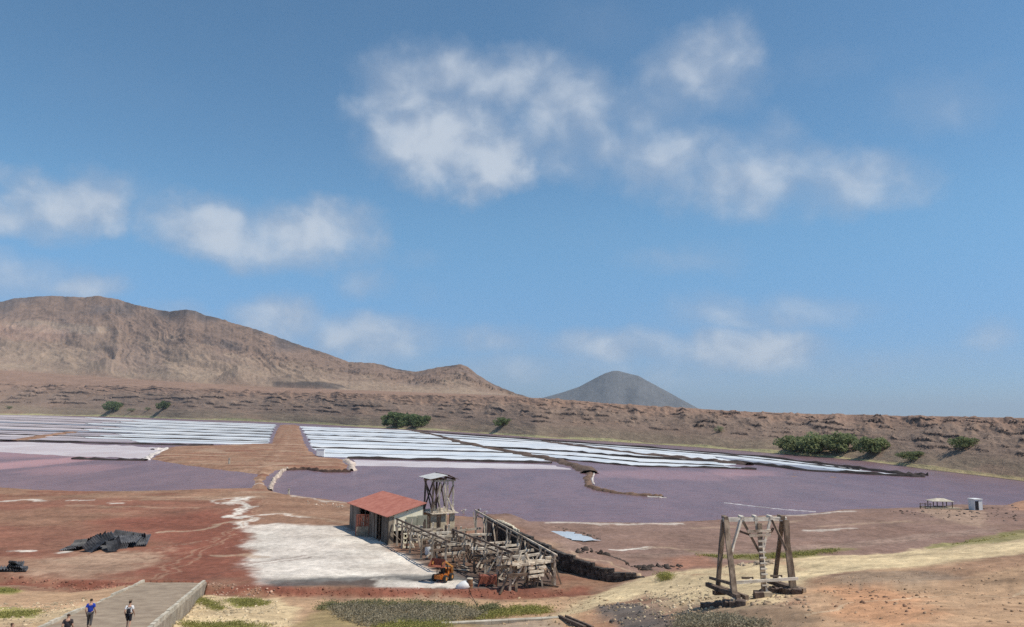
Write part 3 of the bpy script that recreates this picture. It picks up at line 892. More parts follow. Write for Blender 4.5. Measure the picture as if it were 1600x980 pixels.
Zw = Zr[None, :] * np.clip(f, -.02, None)
pxm = (Rs[None, :] + (Rr - Rs)[None, :] * S) / F   # metres covered by one photo pixel there
Zw = Zw + (rub * (blk * .3 + blk2 * .35) * .5 + rockm * (blk2 * .5)) * pxm * (1 - sstep(.97, 1, S)) + fbm(P / 60, S * 12, 5) * pxm * 0.7 * sstep(.08, .3, S) * (1 - sstep(.9, 1, S))
Rw = Rs[None, :] + (Rr - Rs)[None, :] * S
Rw = Rw + rub * fbm(P / 4 + 90, S * 30, 3) * pxm * .6
Zw[0] = -1.0
low_ = 0.4 * sstep(0, .03, S); Zw = np.where(S < .06, np.maximum(Zw * sstep(0, .06, S) + low_, -1), Zw); Zw[0] = -1.0
# colours: grassy foot, scree, dark basalt, ochre top
CW = np.empty(S.shape + (3,)); CW[:] = WALL_SCREE
nA = fbm(P / 60 + 3, S * 4, 5); nB = fbm(P / 8, S * 24, 4)
def cmix(c, a):
    CW[:] += (np.array(c) - CW) * np.clip(a, 0, 1)[..., None]
cmix(WALL_TOP, sstep(.55, .95, S + .2 * nA))
cmix(WALL_OLIVE, sstep(.36, .1, S + .1 * nA) * (.55 + .3 * nB))
cmix((.30, .20, .145), sstep(.1, .4, nA) * .5)
cmix((.145, .105, .085), (rub * sstep(.05, .5, nB + blk * .4) * .6))
cmix((.085, .062, .053), rockm * (.75 + nB))
cmix((.36, .27, .20), sstep(.25, .5, fbm(P / 6 + 77, S * 30 + 5, 3)) * band_ * .6)
shore_c = sstep(.012, .02, S) * (1 - sstep(.045, .075, S + .02 * nA))
cmix(WALL_BANK, shore_c * .95)
cmix((.42, .30, .17), shore_c * sstep(350, 700, P) * .6)
cmix((.12, .09, .075), 1 - sstep(.006, .014, S))
CW *= (1 + .22 * nB + .15 * fbm(P / 2, S * 90, 2))[..., None]
# plateau behind the rim, out to the horizon
FOOT = [(-900, 560), (-300, 570), (0, 580), (200, 594), (400, 606), (600, 613), (800, 620), (1000, 640)]
ftw = np.interp(waz, np.array([az_of(*q) for q in FOOT]), np.array([slope_of(*q) for q in FOOT]))
back_r = [1.004, 1.012, 1.03, 1.06, 1.09, 1.12, 1.15, 1.19, 1.25, 1.5, 2.0, 3.0, 6.0, 11.0]
Xs = [Rw * np.sin(AZW)]; Ys = [Rw * np.cos(AZW)]; Zs = [Zw]; Cs = [CW]
leftw = sstep(60, -700, pxu)
for q in back_r:
    R_ = Rr * q
    slope = Sr - (0.00045 * (q - 1)) ** 1 - 0.0006 * min(q - 1, 1.0)
    zz = CZ + slope * R_ + fbm(pxu / 50 + q * 9, pxu * 0 + q, 4) * .5 * R_ / F
    climb = Sr + (np.maximum(ftw, Sr) + 1.5 / F - Sr) * min((q - 1) / .16, 1.0) - max(q - 1.22, 0) * .01
    zz = np.where(waz < az_of(815, 620), CZ + climb * R_ + fbm(pxu / 30 + q * 9, pxu * 0 + q, 4) * .5 * R_ / F, zz)
    zz = np.where(q > 4, CZ + np.minimum(slope, -0.0006) * R_, zz)
    Xs.append((R_ * np.sin(waz))[None]); Ys.append((R_ * np.cos(waz))[None]); Zs.append(zz[None])
    c = np.empty((1, NCW, 3)); c[:] = WALL_TOP; c *= (1 + .25 * fbm(pxu / 20 + q * 31, pxu * 0, 4))[None, :, None]
    Cs.append(c)
WX, WY, WZ, WC = map(np.concatenate, (Xs, Ys, Zs, Cs))
M_WALL = earth_material('crater_rock', 0.7, 0.12, mottle=.3)
tag(mesh_np('crater_wall', np.stack([WX.ravel(), WY.ravel(), WZ.ravel()], -1), grid_faces(WX.shape[0], NCW), M_WALL, smooth=False, cols=np.clip(WC.reshape(-1, 3), .02, .8)),
    'brown crater wall with basalt ledges ringing the salt lake', kind='structure')

# boulders below the ledges
def rock_mesh_data(rs, n_):
    """unit boulders: jittered, flattened octahedra subdivided once"""
    base_v = np.array([(1, 0, 0), (-1, 0, 0), (0, 1, 0), (0, -1, 0), (0, 0, 1), (0, 0, -1)], float)
    base_f = [(0, 2, 4), (2, 1, 4), (1, 3, 4), (3, 0, 4), (2, 0, 5), (1, 2, 5), (3, 1, 5), (0, 3, 5)]
    V = [tuple(v) for v in base_v]; Fs = []; mid = {}
    def mp(a, b):
        k = (min(a, b), max(a, b))
        if k not in mid:
            mid[k] = len(V); v = (np.array(V[a]) + np.array(V[b])); V.append(tuple(v / np.linalg.norm(v)))
        return mid[k]
    for a, b, c in base_f:
        x, y, z = mp(a, b), mp(b, c), mp(c, a)
        Fs += [(a, x, z), (x, b, y), (z, y, c), (x, y, z)]
    V = np.array(V)
    return V, np.array(Fs)


ROCK_V, ROCK_F = rock_mesh_data(None, 0)


def boulders(name, P3, size, cols, mat, rnd=0, flat=.7, **tags):
    rs = np.random.RandomState(rnd)
    n_ = len(P3)
    jit = rs.uniform(.72, 1.25, (n_, len(ROCK_V), 1))
    sc = np.stack([rs.uniform(.7, 1.3, n_), rs.uniform(.7, 1.3, n_), rs.uniform(.5, 1.0, n_) * flat / .7], -1)[:, None, :]
    V = ROCK_V[None] * jit * sc * np.asarray(size)[:, None, None]
    a = rs.uniform(0, 6.28, n_); ca, sa = np.cos(a)[:, None], np.sin(a)[:, None]
    x = V[..., 0] * ca - V[..., 1] * sa; y = V[..., 0] * sa + V[..., 1] * ca
    V = np.stack([x, y, V[..., 2]], -1) + np.asarray(P3)[:, None, :]
    Fs = (ROCK_F[None] + (np.arange(n_) * len(ROCK_V))[:, None, None]).reshape(-1, 3)
    C = np.repeat(np.asarray(cols), len(ROCK_V), 0)
    return tag(mesh_np(name, V.reshape(-1, 3), Fs, mat, cols=C), **tags)


rs = np.random.RandomState(5)
wgt = (rockm * 1.2 + rub * .5 * sstep(.1, .5, nB)) * (S > .25) * (S < .93) * (0.35 + right)
pr = (wgt / wgt.sum()).ravel()
NB = 6500
pick = rs.choice(pr.size, NB, p=pr)
bp = np.stack([(Rw * np.sin(AZW)).ravel()[pick], (Rw * np.cos(AZW)).ravel()[pick], Zw.ravel()[pick]], -1)
bsz = pxm.ravel()[pick] * rs.gamma(2.2, .22, NB)
bc = np.array([.105, .078, .066])[None] * rs.uniform(.6, 2.4, (NB, 1))
boulders('boulders', bp, bsz, bc, M_WALL, 6, 1.2, label='scattered basalt boulders below the ledges of the crater wall', cat='rocks', kind='stuff')

# ------------------------------------------------------------------ mountains
RIDGE = [(-900, 520), (-500, 495), (-250, 490), (-80, 482), (0, 472), (40, 463.5), (75, 462), (100, 463.5), (125, 465.5), (150, 463), (170, 466), (190, 470), (215, 477.5), (245, 483), (265, 486.5), (290, 483), (305, 486), (320, 493),
         (345, 499), (370, 507), (400, 515), (420, 522), (470, 540), (500, 549), (520, 556), (545, 566), (585, 568), (600, 571), (620, 577), (650, 581.5), (672, 577), (690, 573.5), (720, 569),
         (730, 573), (745, 585), (770, 600), (795, 611), (820, 621), (870, 640), (1000, 660)]
NCM, NRM = 1300, 260
maz = np.linspace(az_of(-420, 560), az_of(865, 600), NCM)
mp_ = maz * F
ra = np.array([az_of(*q) for q in RIDGE]); rsl = np.array([slope_of(*q) for q in RIDGE])
fa = np.array([az_of(*q) for q in FOOT]); fsl = np.array([slope_of(*q) for q in FOOT])
Rid = np.interp(maz, ra, rsl) + (fbm(mp_ / 14, mp_ * 0, 4) * 1.3 + fbm(mp_ / 4, mp_ * 0, 2) * .35) / F
Ft = np.interp(maz, fa, fsl)
R0 = np.interp(maz, waz, Rr) * 1.16; R1 = R0 + np.interp(mp_, [-1100, -550, -60, 60], [1500, 1300, 900, 900])
sm = np.concatenate([np.linspace(-.12, 1, 210), np.linspace(1.01, 1.5, NRM - 210)])
SM, PM = np.meshgrid(sm, mp_, indexing='ij')
Zf = CZ + Ft * R0; Zrd = CZ + Rid * R1
hgt = np.maximum(Zrd - Zf, 5)
g = np.clip(SM, 0, 1)
prof = .28 * g + .72 * g ** 1.55
wx = PM / 95 + 1.1 * fbm(PM / 90, SM * 2, 3) + SM * 1.6
gul = ridged(wx, SM * 1.1, 4); gul2 = ridged(PM / 40 + 1.3 * fbm(PM / 45, SM * 4, 3) - SM * 2.2, SM * 3.4, 5); gul3 = fbm(PM / 6, SM * 22, 4); led = fbm(PM / 13 + SM * 3, SM * 60 + PM / 30, 4) * (.55 + .9 * fbm(PM / 70 + 11, SM * 6, 3)) + .05 * fbm(PM / 60, SM * 5 + 9, 3)
amp = np.sin(np.pi * np.clip(SM * .94, 0, 1)) ** .8
ZM = Zf[None] + hgt[None] * prof + amp * hgt[None] * (.065 * (gul - .35) + .014 * (gul2 - .35) + .010 * gul3 + .035 * fbm(PM / 50, SM * 5, 5))
ledge = sstep(.16, .22, led) * sstep(.3, .6, SM)
ZM = ZM + ledge * amp * 5.0
# cinder hummocks along the foot
for (px, py, wdt, hh) in [(165, 573, 34, 26), (262, 578, 26, 14), (372, 582, 40, 22), (455, 600, 50, 16), (110, 582, 30, 8), (500, 600, 40, 9)]:
    a0 = az_of(px, py) * F
    ZM = ZM + hh * np.clip(1 - np.abs(PM - a0) / wdt, 0, 1) * np.clip(1 - np.abs(SM - .16) / .13, 0, 1) * 1.5
behind = SM > 1
ZM = np.where(behind, Zrd[None] - (SM - 1) * 420 - 30 * (SM - 1) * gul, ZM)
ZM = np.where(SM < 0, Zf[None] + (SM) * 160, ZM)
RM = R0[None] + (R1 - R0)[None] * SM
AZM = np.broadcast_to(maz, SM.shape)
CM = np.empty(SM.shape + (3,)); CM[:] = MTN_TAN
def mmix(c, a):
    CM[:] += (np.array(c) - CM) * np.clip(a, 0, 1)[..., None]
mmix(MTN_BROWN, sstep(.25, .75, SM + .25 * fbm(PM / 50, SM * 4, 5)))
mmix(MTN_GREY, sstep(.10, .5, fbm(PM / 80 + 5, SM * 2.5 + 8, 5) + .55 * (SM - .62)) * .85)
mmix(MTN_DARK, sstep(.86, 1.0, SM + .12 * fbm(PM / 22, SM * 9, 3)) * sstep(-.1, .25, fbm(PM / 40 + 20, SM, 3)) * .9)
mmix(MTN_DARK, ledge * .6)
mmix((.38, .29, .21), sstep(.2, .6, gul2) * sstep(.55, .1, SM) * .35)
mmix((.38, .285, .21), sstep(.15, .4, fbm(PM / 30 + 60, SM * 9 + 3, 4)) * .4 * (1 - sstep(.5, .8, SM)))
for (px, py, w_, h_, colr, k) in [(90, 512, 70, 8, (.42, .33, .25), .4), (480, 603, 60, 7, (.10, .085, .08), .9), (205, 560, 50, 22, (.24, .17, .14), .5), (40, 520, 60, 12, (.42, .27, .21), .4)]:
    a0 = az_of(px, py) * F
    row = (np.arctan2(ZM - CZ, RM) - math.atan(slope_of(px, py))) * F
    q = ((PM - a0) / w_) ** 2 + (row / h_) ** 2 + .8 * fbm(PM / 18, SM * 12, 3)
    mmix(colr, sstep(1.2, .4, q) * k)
mmix(WALL_TOP, sstep(.10, -.02, SM + .04 * fbm(PM / 30, SM * 4, 3)))
CM *= (1 + .18 * gul3 + .14 * fbm(PM / 3, SM * 60, 3))[..., None]
M_MTN = earth_material('mountain_rock', 0.5, 0.03, mottle=.28)
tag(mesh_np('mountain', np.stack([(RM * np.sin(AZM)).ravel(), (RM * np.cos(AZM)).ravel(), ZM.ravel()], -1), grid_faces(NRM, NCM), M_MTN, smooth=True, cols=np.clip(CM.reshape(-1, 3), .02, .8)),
    'bare tan mountain ridge rising on the left beyond the crater', kind='structure')

# lone cone, nine kilometres off
CONE = [(830, 625), (850, 621), (880, 612.5), (905, 604), (930, 590.5), (945, 583), (958, 579), (966, 579), (985, 584), (998, 587), (1010, 594), (1040, 610), (1065, 624), (1090, 637.5), (1110, 646)]
ca = np.array([az_of(*q) for q in CONE]); cs = np.array([slope_of(*q) for q in CONE])
DC = 9000.0
caz = np.linspace(ca[0], ca[-1], 260)
csl = np.interp(caz, ca, cs)
nrow = 90
vs = np.linspace(-1, 1, nrow)
VS, CA = np.meshgrid(vs, caz, indexing='ij')
peak = az_of(962, 579); half = (ca[-1] - ca[0]) / 2
ztop = CZ + np.interp(CA, ca, cs) * DC
rel = np.abs(CA - peak) / half
shape = np.clip(1 - np.abs(VS) ** 1.1, 0, 1)
ZC = ztop * shape + (1 - shape) * -60 + fbm(CA * F / 30 + VS * .6, VS * 2.2, 4) * 26 * shape * (1 - shape) * 3 - 20 * (1 - shape)
RC = DC + VS * 900
CC = np.empty(ZC.shape + (3,)); CC[:] = (.135, .135, .14)
CC += (np.array((.10, .102, .11)) - CC) * sstep(-.2, .3, fbm(CA * F / 30, VS * 3, 4) - .2 * (ZC / 300))[..., None]
CC *= (1 + .2 * fbm(CA * F / 5, VS * 12, 4))[..., None]
tag(mesh_np('cone_hill', np.stack([(RC * np.sin(CA)).ravel(), (RC * np.cos(CA)).ravel(), ZC.ravel()], -1), grid_faces(nrow, 260), M_MTN, smooth=True, cols=CC.reshape(-1, 3)),
    'lone grey volcanic cone far away on the horizon', kind='structure')
# the island and sea level beyond
th = np.linspace(0, 2 * np.pi, 97)[:-1]
PV = [(0, 0, -6.0)] + [(math.cos(a) * 45000, math.sin(a) * 45000, -6.0) for a in th]
PF = [(0, i + 1, (i + 1) % 96 + 1) for i in range(96)]
tag(mesh_np('plain', PV, PF, M_EARTH, cols=np.tile(np.array([WALL_TOP]), (len(PV), 1))), 'dry plain reaching to the horizon beyond the crater', kind='structure')

# ------------------------------------------------------------------ object materials
def surf(name, c1, c2, scale=3.0, rough=.8, metal=0.0, bump=.3, dist=.02, stretch=(1, 1, 1), rand=0.0, lo=.35, hi=.68, spec=.3, coord='Object', thin=0.0):
    m, t, p = principled(name)
    co = t.node('ShaderNodeTexCoord').outputs['Object'] if coord == 'Object' else t.node('ShaderNodeNewGeometry').outputs['Position']
    co = t.scale(co, stretch)
    n = t.noise(co, scale, 6, .65)
    c = t.mix(t.mapr(n, lo, hi), c1, c2)
    if rand:
        r = t.node('ShaderNodeObjectInfo').outputs['Random']
        c = t.vmath('MULTIPLY', c, t.mapr(r, 0, 1, 1 - rand, 1 + rand, smooth=False))
    t.put(p.inputs['Base Color'], c)
    p.inputs['Roughness'].default_value = rough
    p.inputs['Metallic'].default_value = metal
    p.inputs['Specular IOR Level'].default_value = spec
    if bump:
        b = t.node('ShaderNodeBump'); b.inputs['Strength'].default_value = bump; b.inputs['Distance'].default_value = dist
        t.put(b.inputs['Height'], t.noise(co, scale * 3, 5, .7))
        t.l.new(b.outputs[0], p.inputs['Normal'])
    if thin:                                          # light passing through leaves
        tl = t.node('ShaderNodeBsdfTranslucent'); t.put(tl.inputs['Color'], c)
        mx = t.node('ShaderNodeMixShader'); mx.inputs[0].default_value = thin
        t.l.new(p.outputs[0], mx.inputs[1]); t.l.new(tl.outputs[0], mx.inputs[2])
        t.l.new(mx.outputs[0], m.node_tree.nodes['Material Output'].inputs['Surface'])
    return m


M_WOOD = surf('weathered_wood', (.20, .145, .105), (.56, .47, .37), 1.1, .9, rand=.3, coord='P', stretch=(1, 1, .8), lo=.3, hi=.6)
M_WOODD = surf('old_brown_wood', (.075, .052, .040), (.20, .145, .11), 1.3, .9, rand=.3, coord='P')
M_WOODP = surf('bleached_lit_wood', (.42, .35, .27), (.76, .67, .55), 1.6, .9, rand=.15, coord='P')  # bleached timber; sunlight on the bright members is also put into this colour
M_PYL = surf('pylon_wood', (.12, .085, .062), (.32, .245, .18), 1.8, .9, rand=.2, coord='P', stretch=(1.5, 1.5, .5))
M_ROOF = surf('red_sheet', (.33, .115, .085), (.44, .18, .135), .9, .8, bump=.3, coord='P', lo=.3, hi=.7)
M_DARKSHEET = surf('dark_board', (.085, .07, .06), (.20, .165, .14), 1.2, .9, rand=.35, coord='P', stretch=(1, 1, .3))
M_CREAM = surf('cream_plaster', (.74, .67, .48), (.86, .80, .62), .9, .9, coord='P', lo=.3, hi=.55)
M_TIN = surf('tin_sheet', (.55, .53, .50), (.70, .68, .65), 1.5, .55, .25, coord='P')
M_TIND = surf('rusted_tin', (.11, .085, .07), (.24, .18, .14), 1.5, .8, coord='P')
M_GREYSHEET = surf('grey_green_sheet', (.24, .235, .18), (.33, .32, .25), 1.0, .8, coord='P')
M_RUSTRED = surf('red_rust', (.18, .06, .04), (.36, .12, .075), 2.5, .85, coord='P')
M_ORANGE = surf('orange_paint', (.40, .11, .02), (.55, .19, .04), 2.0, .5, coord='P')
M_YELLOW = surf('yellow_paint', (.42, .17, .035), (.56, .28, .09), 2.0, .5, coord='P')
M_RUBBER = surf('rubber', (.02, .02, .02), (.04, .04, .04), 3, .8, bump=0)
M_BLACK = surf('black_metal', (.02, .018, .016), (.05, .045, .04), 3, .6, bump=0)
M_STONE = surf('dark_stone', (.035, .030, .028), (.11, .095, .085), 1.4, .95, rand=.4, coord='P')
M_STONEL = surf('pale_stone', (.34, .27, .19), (.56, .48, .36), 1.6, .95, rand=.25, coord='P')
M_CONC = surf('concrete', (.235, .175, .125), (.39, .305, .22), .75, .9, coord='P', bump=.6, lo=.25, hi=.75)
M_KERB = surf('whitened_stone', (.42, .37, .29), (.60, .54, .44), 1.5, .9, rand=.15, coord='P')
M_PLASTIC = surf('grey_sheeting', (.045, .047, .055), (.13, .13, .14), 1.3, .55, rand=.3, coord='P')
M_WHITE = surf('white_paint', (.70, .70, .70), (.80, .80, .79), 1.0, .6, coord='P', bump=.1)
M_OPENING = surf('dark_opening', (.02, .02, .025), (.03, .03, .035), 1, .3, bump=0)  # near-black colour stands for the unlit inside of doorways
M_LEAF = surf('acacia_leaf', (.14, .19, .09), (.26, .31, .15), .25, .8, rand=.15, coord='P', bump=0, spec=.2, thin=.5)
M_LEAFL = surf('pale_leaf', (.18, .22, .105), (.32, .35, .175), .4, .8, rand=.15, coord='P', bump=0, spec=.2, thin=.5)
M_SCRUB = surf('grey_scrub', (.21, .185, .125), (.42, .365, .26), 2.2, .9, coord='P', bump=0, spec=.1, thin=.3)
M_SCRUBG = surf('green_scrub', (.24, .235, .075), (.40, .37, .13), 2.2, .9, coord='P', bump=0, spec=.1, thin=.3)
M_SCRUBD = surf('dark_scrub', (.16, .16, .08), (.32, .30, .16), 2.2, .9, coord='P', bump=0, spec=.1, thin=.3)
M_BARK = surf('bark', (.09, .07, .05), (.16, .12, .09), 3, .9, coord='P')


# ------------------------------------------------------------------ builders for pieces
def thing(name, label, cat, loc=(0, 0, 0), group=None):
    o = bpy.data.objects.new(name, None)
    COL.objects.link(o)
    o.empty_display_size = .3
    o.location = [float(x) for x in loc]
    return tag(o, label, cat, group)


_beams = []
for k in range(5):
    rs = np.random.RandomState(100 + k)
    V, Fc = [], []
    nseg = 3
    for i in range(nseg + 1):
        z = i / nseg
        ox, oy = rs.uniform(-.09, .09, 2) * (1 if 0 < i < nseg else .4)
        tw = rs.uniform(-.12, .12); sc_ = rs.uniform(.86, 1.08)
        for a in range(4):
            th_ = math.pi / 4 + a * math.pi / 2 + tw
            V.append((ox + math.cos(th_) * .7071 * sc_ + rs.uniform(-.05, .05), oy + math.sin(th_) * .7071 * sc_ + rs.uniform(-.05, .05), z))
    for i in range(nseg):
        for a in range(4):
            b0 = i * 4 + a; b1 = i * 4 + (a + 1) % 4
            Fc.append((b0, b1, b1 + 4, b0 + 4))
    Fc.append((3, 2, 1, 0)); Fc.append(tuple(nseg * 4 + a for a in range(4)))
    me = bpy.data.meshes.new('timber')
    me.from_pydata(V, [], Fc); me.update()
    _beams.append(me)
_straight = bpy.data.meshes.new('bar')
_straight.from_pydata([(x, y, z) for z in (0, 1) for x, y in ((-.5, -.5), (.5, -.5), (.5, .5), (-.5, .5))], [],
                      [(3, 2, 1, 0), (4, 5, 6, 7), (0, 1, 5, 4), (1, 2, 6, 5), (2, 3, 7, 6), (3, 0, 4, 7)])
_straight.update()
_cyl = bpy.data.meshes.new('round_bar')
_cyl.from_pydata([(math.cos(a * math.pi / 5) * .5, math.sin(a * math.pi / 5) * .5, z) for z in (0, 1) for a in range(10)], [],
                 [tuple(range(9, -1, -1)), tuple(range(10, 20))] + [(a, (a + 1) % 10, 10 + (a + 1) % 10, 10 + a) for a in range(10)])
_cyl.update()
_mesh_mat = {}


def with_mat(me, mat):
    k = (me.name, mat.name)
    if k not in _mesh_mat:
        c = me.copy(); c.materials.clear(); c.materials.append(mat)
        _mesh_mat[k] = c
    return _mesh_mat[k]


_tb = random.Random(3)


def timber(parent, name, p0, p1, w, h, mat, rough=True, roundbar=False, ref=(0, 0, 1)):
    """a squared timber (or bar) from p0 to p1 given in world space, a part of its parent"""
    me = _cyl if roundbar else (_beams[_tb.randrange(5)] if rough else _straight)
    o = bpy.data.objects.new(name, with_mat(me, mat))
    COL.objects.link(o)
    p0 = Vector([float(x) for x in p0]); p1 = Vector([float(x) for x in p1])
    d = p1 - p0; L = d.length; z = d.normalized()
    r = Vector(ref)
    if abs(z.dot(r)) > .95: r = Vector((0, 1, 0))
    x = r.cross(z).normalized(); y = z.cross(x)
    M = Matrix(((x.x * w, y.x * h, z.x * L, p0.x), (x.y * w, y.y * h, z.y * L, p0.y), (x.z * w, y.z * h, z.z * L, p0.z), (0, 0, 0, 1)))
    if parent is not None:
        o.parent = parent
        ploc = Vector((0, 0, 0)); q = parent
        while q is not None:
            ploc += Vector(q.location) if q.type == 'EMPTY' else Vector(q.matrix_basis.translation); q = q.parent
        M = Matrix.Translation(-ploc) @ M
    o.matrix_basis = M
    return o


def box_pts(c, ax, ay, az_):
    """eight corners of a box from a corner and three edge vectors"""
    c, ax, ay, az_ = (np.array(q, float) for q in (c, ax, ay, az_))
    return [c, c + ax, c + ax + ay, c + ay, c + az_, c + ax + az_, c + ax + ay + az_, c + ay + az_]


BOXF = [(3, 2, 1, 0), (4, 5, 6, 7), (0, 1, 5, 4), (1, 2, 6, 5), (2, 3, 7, 6), (3, 0, 4, 7)]


def part_mesh(name, V, Fc, mat, parent, smooth=False):
    """mesh given in world space, hung under an unrotated parent"""
    ploc = np.zeros(3); q = parent
    while q is not None:
        ploc += np.array(q.location) if q.type == 'EMPTY' else np.array(q.matrix_basis.translation); q = q.parent
    return mesh_py(name, [np.array(v) - ploc for v in V], Fc, mat, parent, smooth)


def boxes(name, lst, mat, parent):
    V, Fc = [], []
    for b in lst:
        k = len(V); V += box_pts(*b); Fc += [tuple(i + k for i in f) for f in BOXF]
    return part_mesh(name, V, Fc, mat, parent)


# ------------------------------------------------------------------ salt shed
U = np.array([.5, -.866, 0.]); Vv = np.array([.866, .5, 0.]); UPZ = np.array([0, 0, 1.])
A0 = np.array([-25.2, 119.5, .85])
shed = thing('salt_shed', 'long low shed with red sheet roof and dark boarded side', 'shed', A0)
Ls, Ws = 17.2, 5.2
H0, H1 = 3.95, 5.35


def sp(u, v, z=0.):
    return A0 + U * u + Vv * v + UPZ * z


rnd = random.Random(11)
u = 0.0
PANELW = [1.5, 1.4, 1.45, 1.2]
while u < 4.9:                                   # boarded left part of the long side
    w_ = PANELW[rnd.randrange(4)]
    boxes('wall_board', [(sp(u, rnd.uniform(-.05, .05)), U * (w_ - .04), Vv * .09, UPZ * (H0 - rnd.uniform(0, .08)))], M_DARKSHEET, shed)
    u += w_
u = 9.4
while u < Ls - .3:
    w_ = rnd.uniform(.9, 1.3)
    w_ = min(w_, Ls - u)
    if not (11.6 < u < 13.4):
        boxes('wall_board', [(sp(u, rnd.uniform(-.05, .05)), U * (w_ - .05), Vv * .09, UPZ * (H0 - rnd.uniform(0, .08)))], M_DARKSHEET, shed)
    u += w_
boxes('wall_board', [(sp(5.0, .25), U * 4.3, Vv * .09, UPZ * 2.6)], M_GREYSHEET, shed)   # recessed lighter wall beside the door
for uu in (4.9, 7.4, 9.35, 11.55, 13.5, 17.1):
    timber(shed, 'post', sp(uu, .02), sp(uu, .02, H0), .2, .2, M_WOODD)
timber(shed, 'lintel', sp(4.8, 0.0, H0 - .12), sp(17.2, 0, H0 - .12), .16, .2, M_WOODD)
boxes('back_wall', [(sp(0, Ws - .15), U * Ls, Vv * .12, UPZ * (H1 - .12))], M_DARKSHEET, shed)
part_mesh('end_wall', [sp(0, .1), sp(0, Ws - .2), sp(0, Ws - .2, H1 - .15), sp(0, .1, H0 - .05), sp(.12, .1), sp(.12, Ws - .2), sp(.12, Ws - .2, H1 - .15), sp(.12, .1, H0 - .05)],
          BOXF, M_DARKSHEET, shed)
# plastered gable end: upper wall, with a wide opening below right
e0 = Ls - .12
part_mesh('end_wall', [sp(e0, .1, 1.9), sp(e0, Ws - .2, 1.9), sp(e0, Ws - .2, H1 - .12), sp(e0, .1, H0 - .03), sp(Ls, .1, 1.9), sp(Ls, Ws - .2, 1.9), sp(Ls, Ws - .2, H1 - .12), sp(Ls, .1, H0 - .03)],
          BOXF, M_CREAM, shed)['label'] = 'cream plastered end wall above an opening'
boxes('pier', [(sp(e0, -.02), U * .14, Vv * .75, UPZ * (H0 - .1))], surf('stained_plaster', (.16, .13, .10), (.34, .29, .23), 1.4, .9, coord='P'), shed)
boxes('pier', [(sp(e0, Ws - 1.1), U * .14, Vv * .85, UPZ * 1.9)], M_CREAM, shed)
boxes('sheet_panel', [(sp(Ls + .15, 2.5, 1.7), U * .06, Vv * 1.55, UPZ * 2.0)], M_GREYSHEET, shed)
boxes('sheet_panel', [(sp(Ls + .15, 4.12, 1.7), U * .06, Vv * 1.5, UPZ * 2.1)], M_GREYSHEET, shed)
timber(shed, 'strut', sp(Ls + .27, 3.1, 1.75), sp(Ls + .27, 3.35, 3.4), .14, .05, M_WOODP)
timber(shed, 'strut', sp(Ls + .3, .3, 1.9), sp(Ls + .3, 1.6, .7), .12, .1, M_WOOD)
# corrugated roof
nu, nv = 116, 3
V, Fc = [], []
for i in range(nu + 1):
    for j in range(nv + 1):
        uu = -.35 + (Ls + .75) * i / nu; vv = -.45 + (Ws + .75) * j / nv
        zz = H0 + .06 + (H1 - H0) * vv / Ws + .035 * math.sin(i * math.pi / 2)
        V.append(sp(uu, vv, zz))
n1 = len(V)
V += [v - UPZ * .05 for v in V]
for i in range(nu):
    for j in range(nv):
        a = i * (nv + 1) + j
        Fc.append((a, a + nv + 1, a + nv + 2, a + 1)); Fc.append((a + n1, a + 1 + n1, a + nv + 2 + n1, a + nv + 1 + n1))
for j in range(nv):
    Fc.append((j, j + 1, j + 1 + n1, j + n1)); a = nu * (nv + 1) + j; Fc.append((a, a + n1, a + 1 + n1, a + 1))
for i in range(nu):
    a = i * (nv + 1); Fc.append((a, a + n1, a + nv + 1 + n1, a + nv + 1)); a += nv; Fc.append((a, a + nv + 1, a + nv + 1 + n1, a + n1))
roof = part_mesh('roof', V, Fc, M_ROOF, shed)
roof['label'] = 'faded red corrugated sheet roof'
for vv in (.6, 2.6, 4.7):
    timber(shed, 'purlin', sp(-.2, vv, H0 - .1 + (H1 - H0) * vv / Ws), sp(Ls + .3, vv, H0 - .1 + (H1 - H0) * vv / Ws), .1, .14, M_WOODD)
# door leaf swung open, red slats above, pale boards below
dd = -Vv * .93 - U * .36
dd /= np.linalg.norm(dd)
D0 = sp(9.3, -.1, .05)
door = boxes('door', [(D0 + dd * .02 + UPZ * .1, dd * 1.75, U * .05, UPZ * 1.35)], surf('pale_boards', (.20, .165, .13), (.34, .29, .23), 2, .9, coord='P'), shed)
for a_, b_ in (((0, 0), (0, 3.2)), ((1.8, 0), (1.8, 3.2)), ((0, 3.15), (1.8, 3.15)), ((0, 1.55), (1.8, 1.55)), ((0, .05), (1.8, .05)), ((0, 1.6), (1.8, 3.1)), ((0, .1), (1.8, 1.5))):
    timber(door, 'door_frame', D0 + dd * a_[0] + UPZ * a_[1], D0 + dd * b_[0] + UPZ * b_[1], .09, .09, M_RUSTRED, False)
for k in range(7):
    timber(door, 'slat', D0 + dd * (.12 + k * .25) + UPZ * 1.6 + U * .03, D0 + dd * (.12 + k * .25) + UPZ * 3.1 + U * .03, .15, .025, M_RUSTRED, False)

# ------------------------------------------------------------------ tower over the shed end
TC = np.array([-10.6, 113.6, 0])
tower = thing('timber_tower', 'slim open timber tower with tin roof behind the shed', 'tower', (TC[0], TC[1], .9))


def tp(a, b, z):
    return TC + U * a * .95 + Vv * b * .93 + UPZ * z


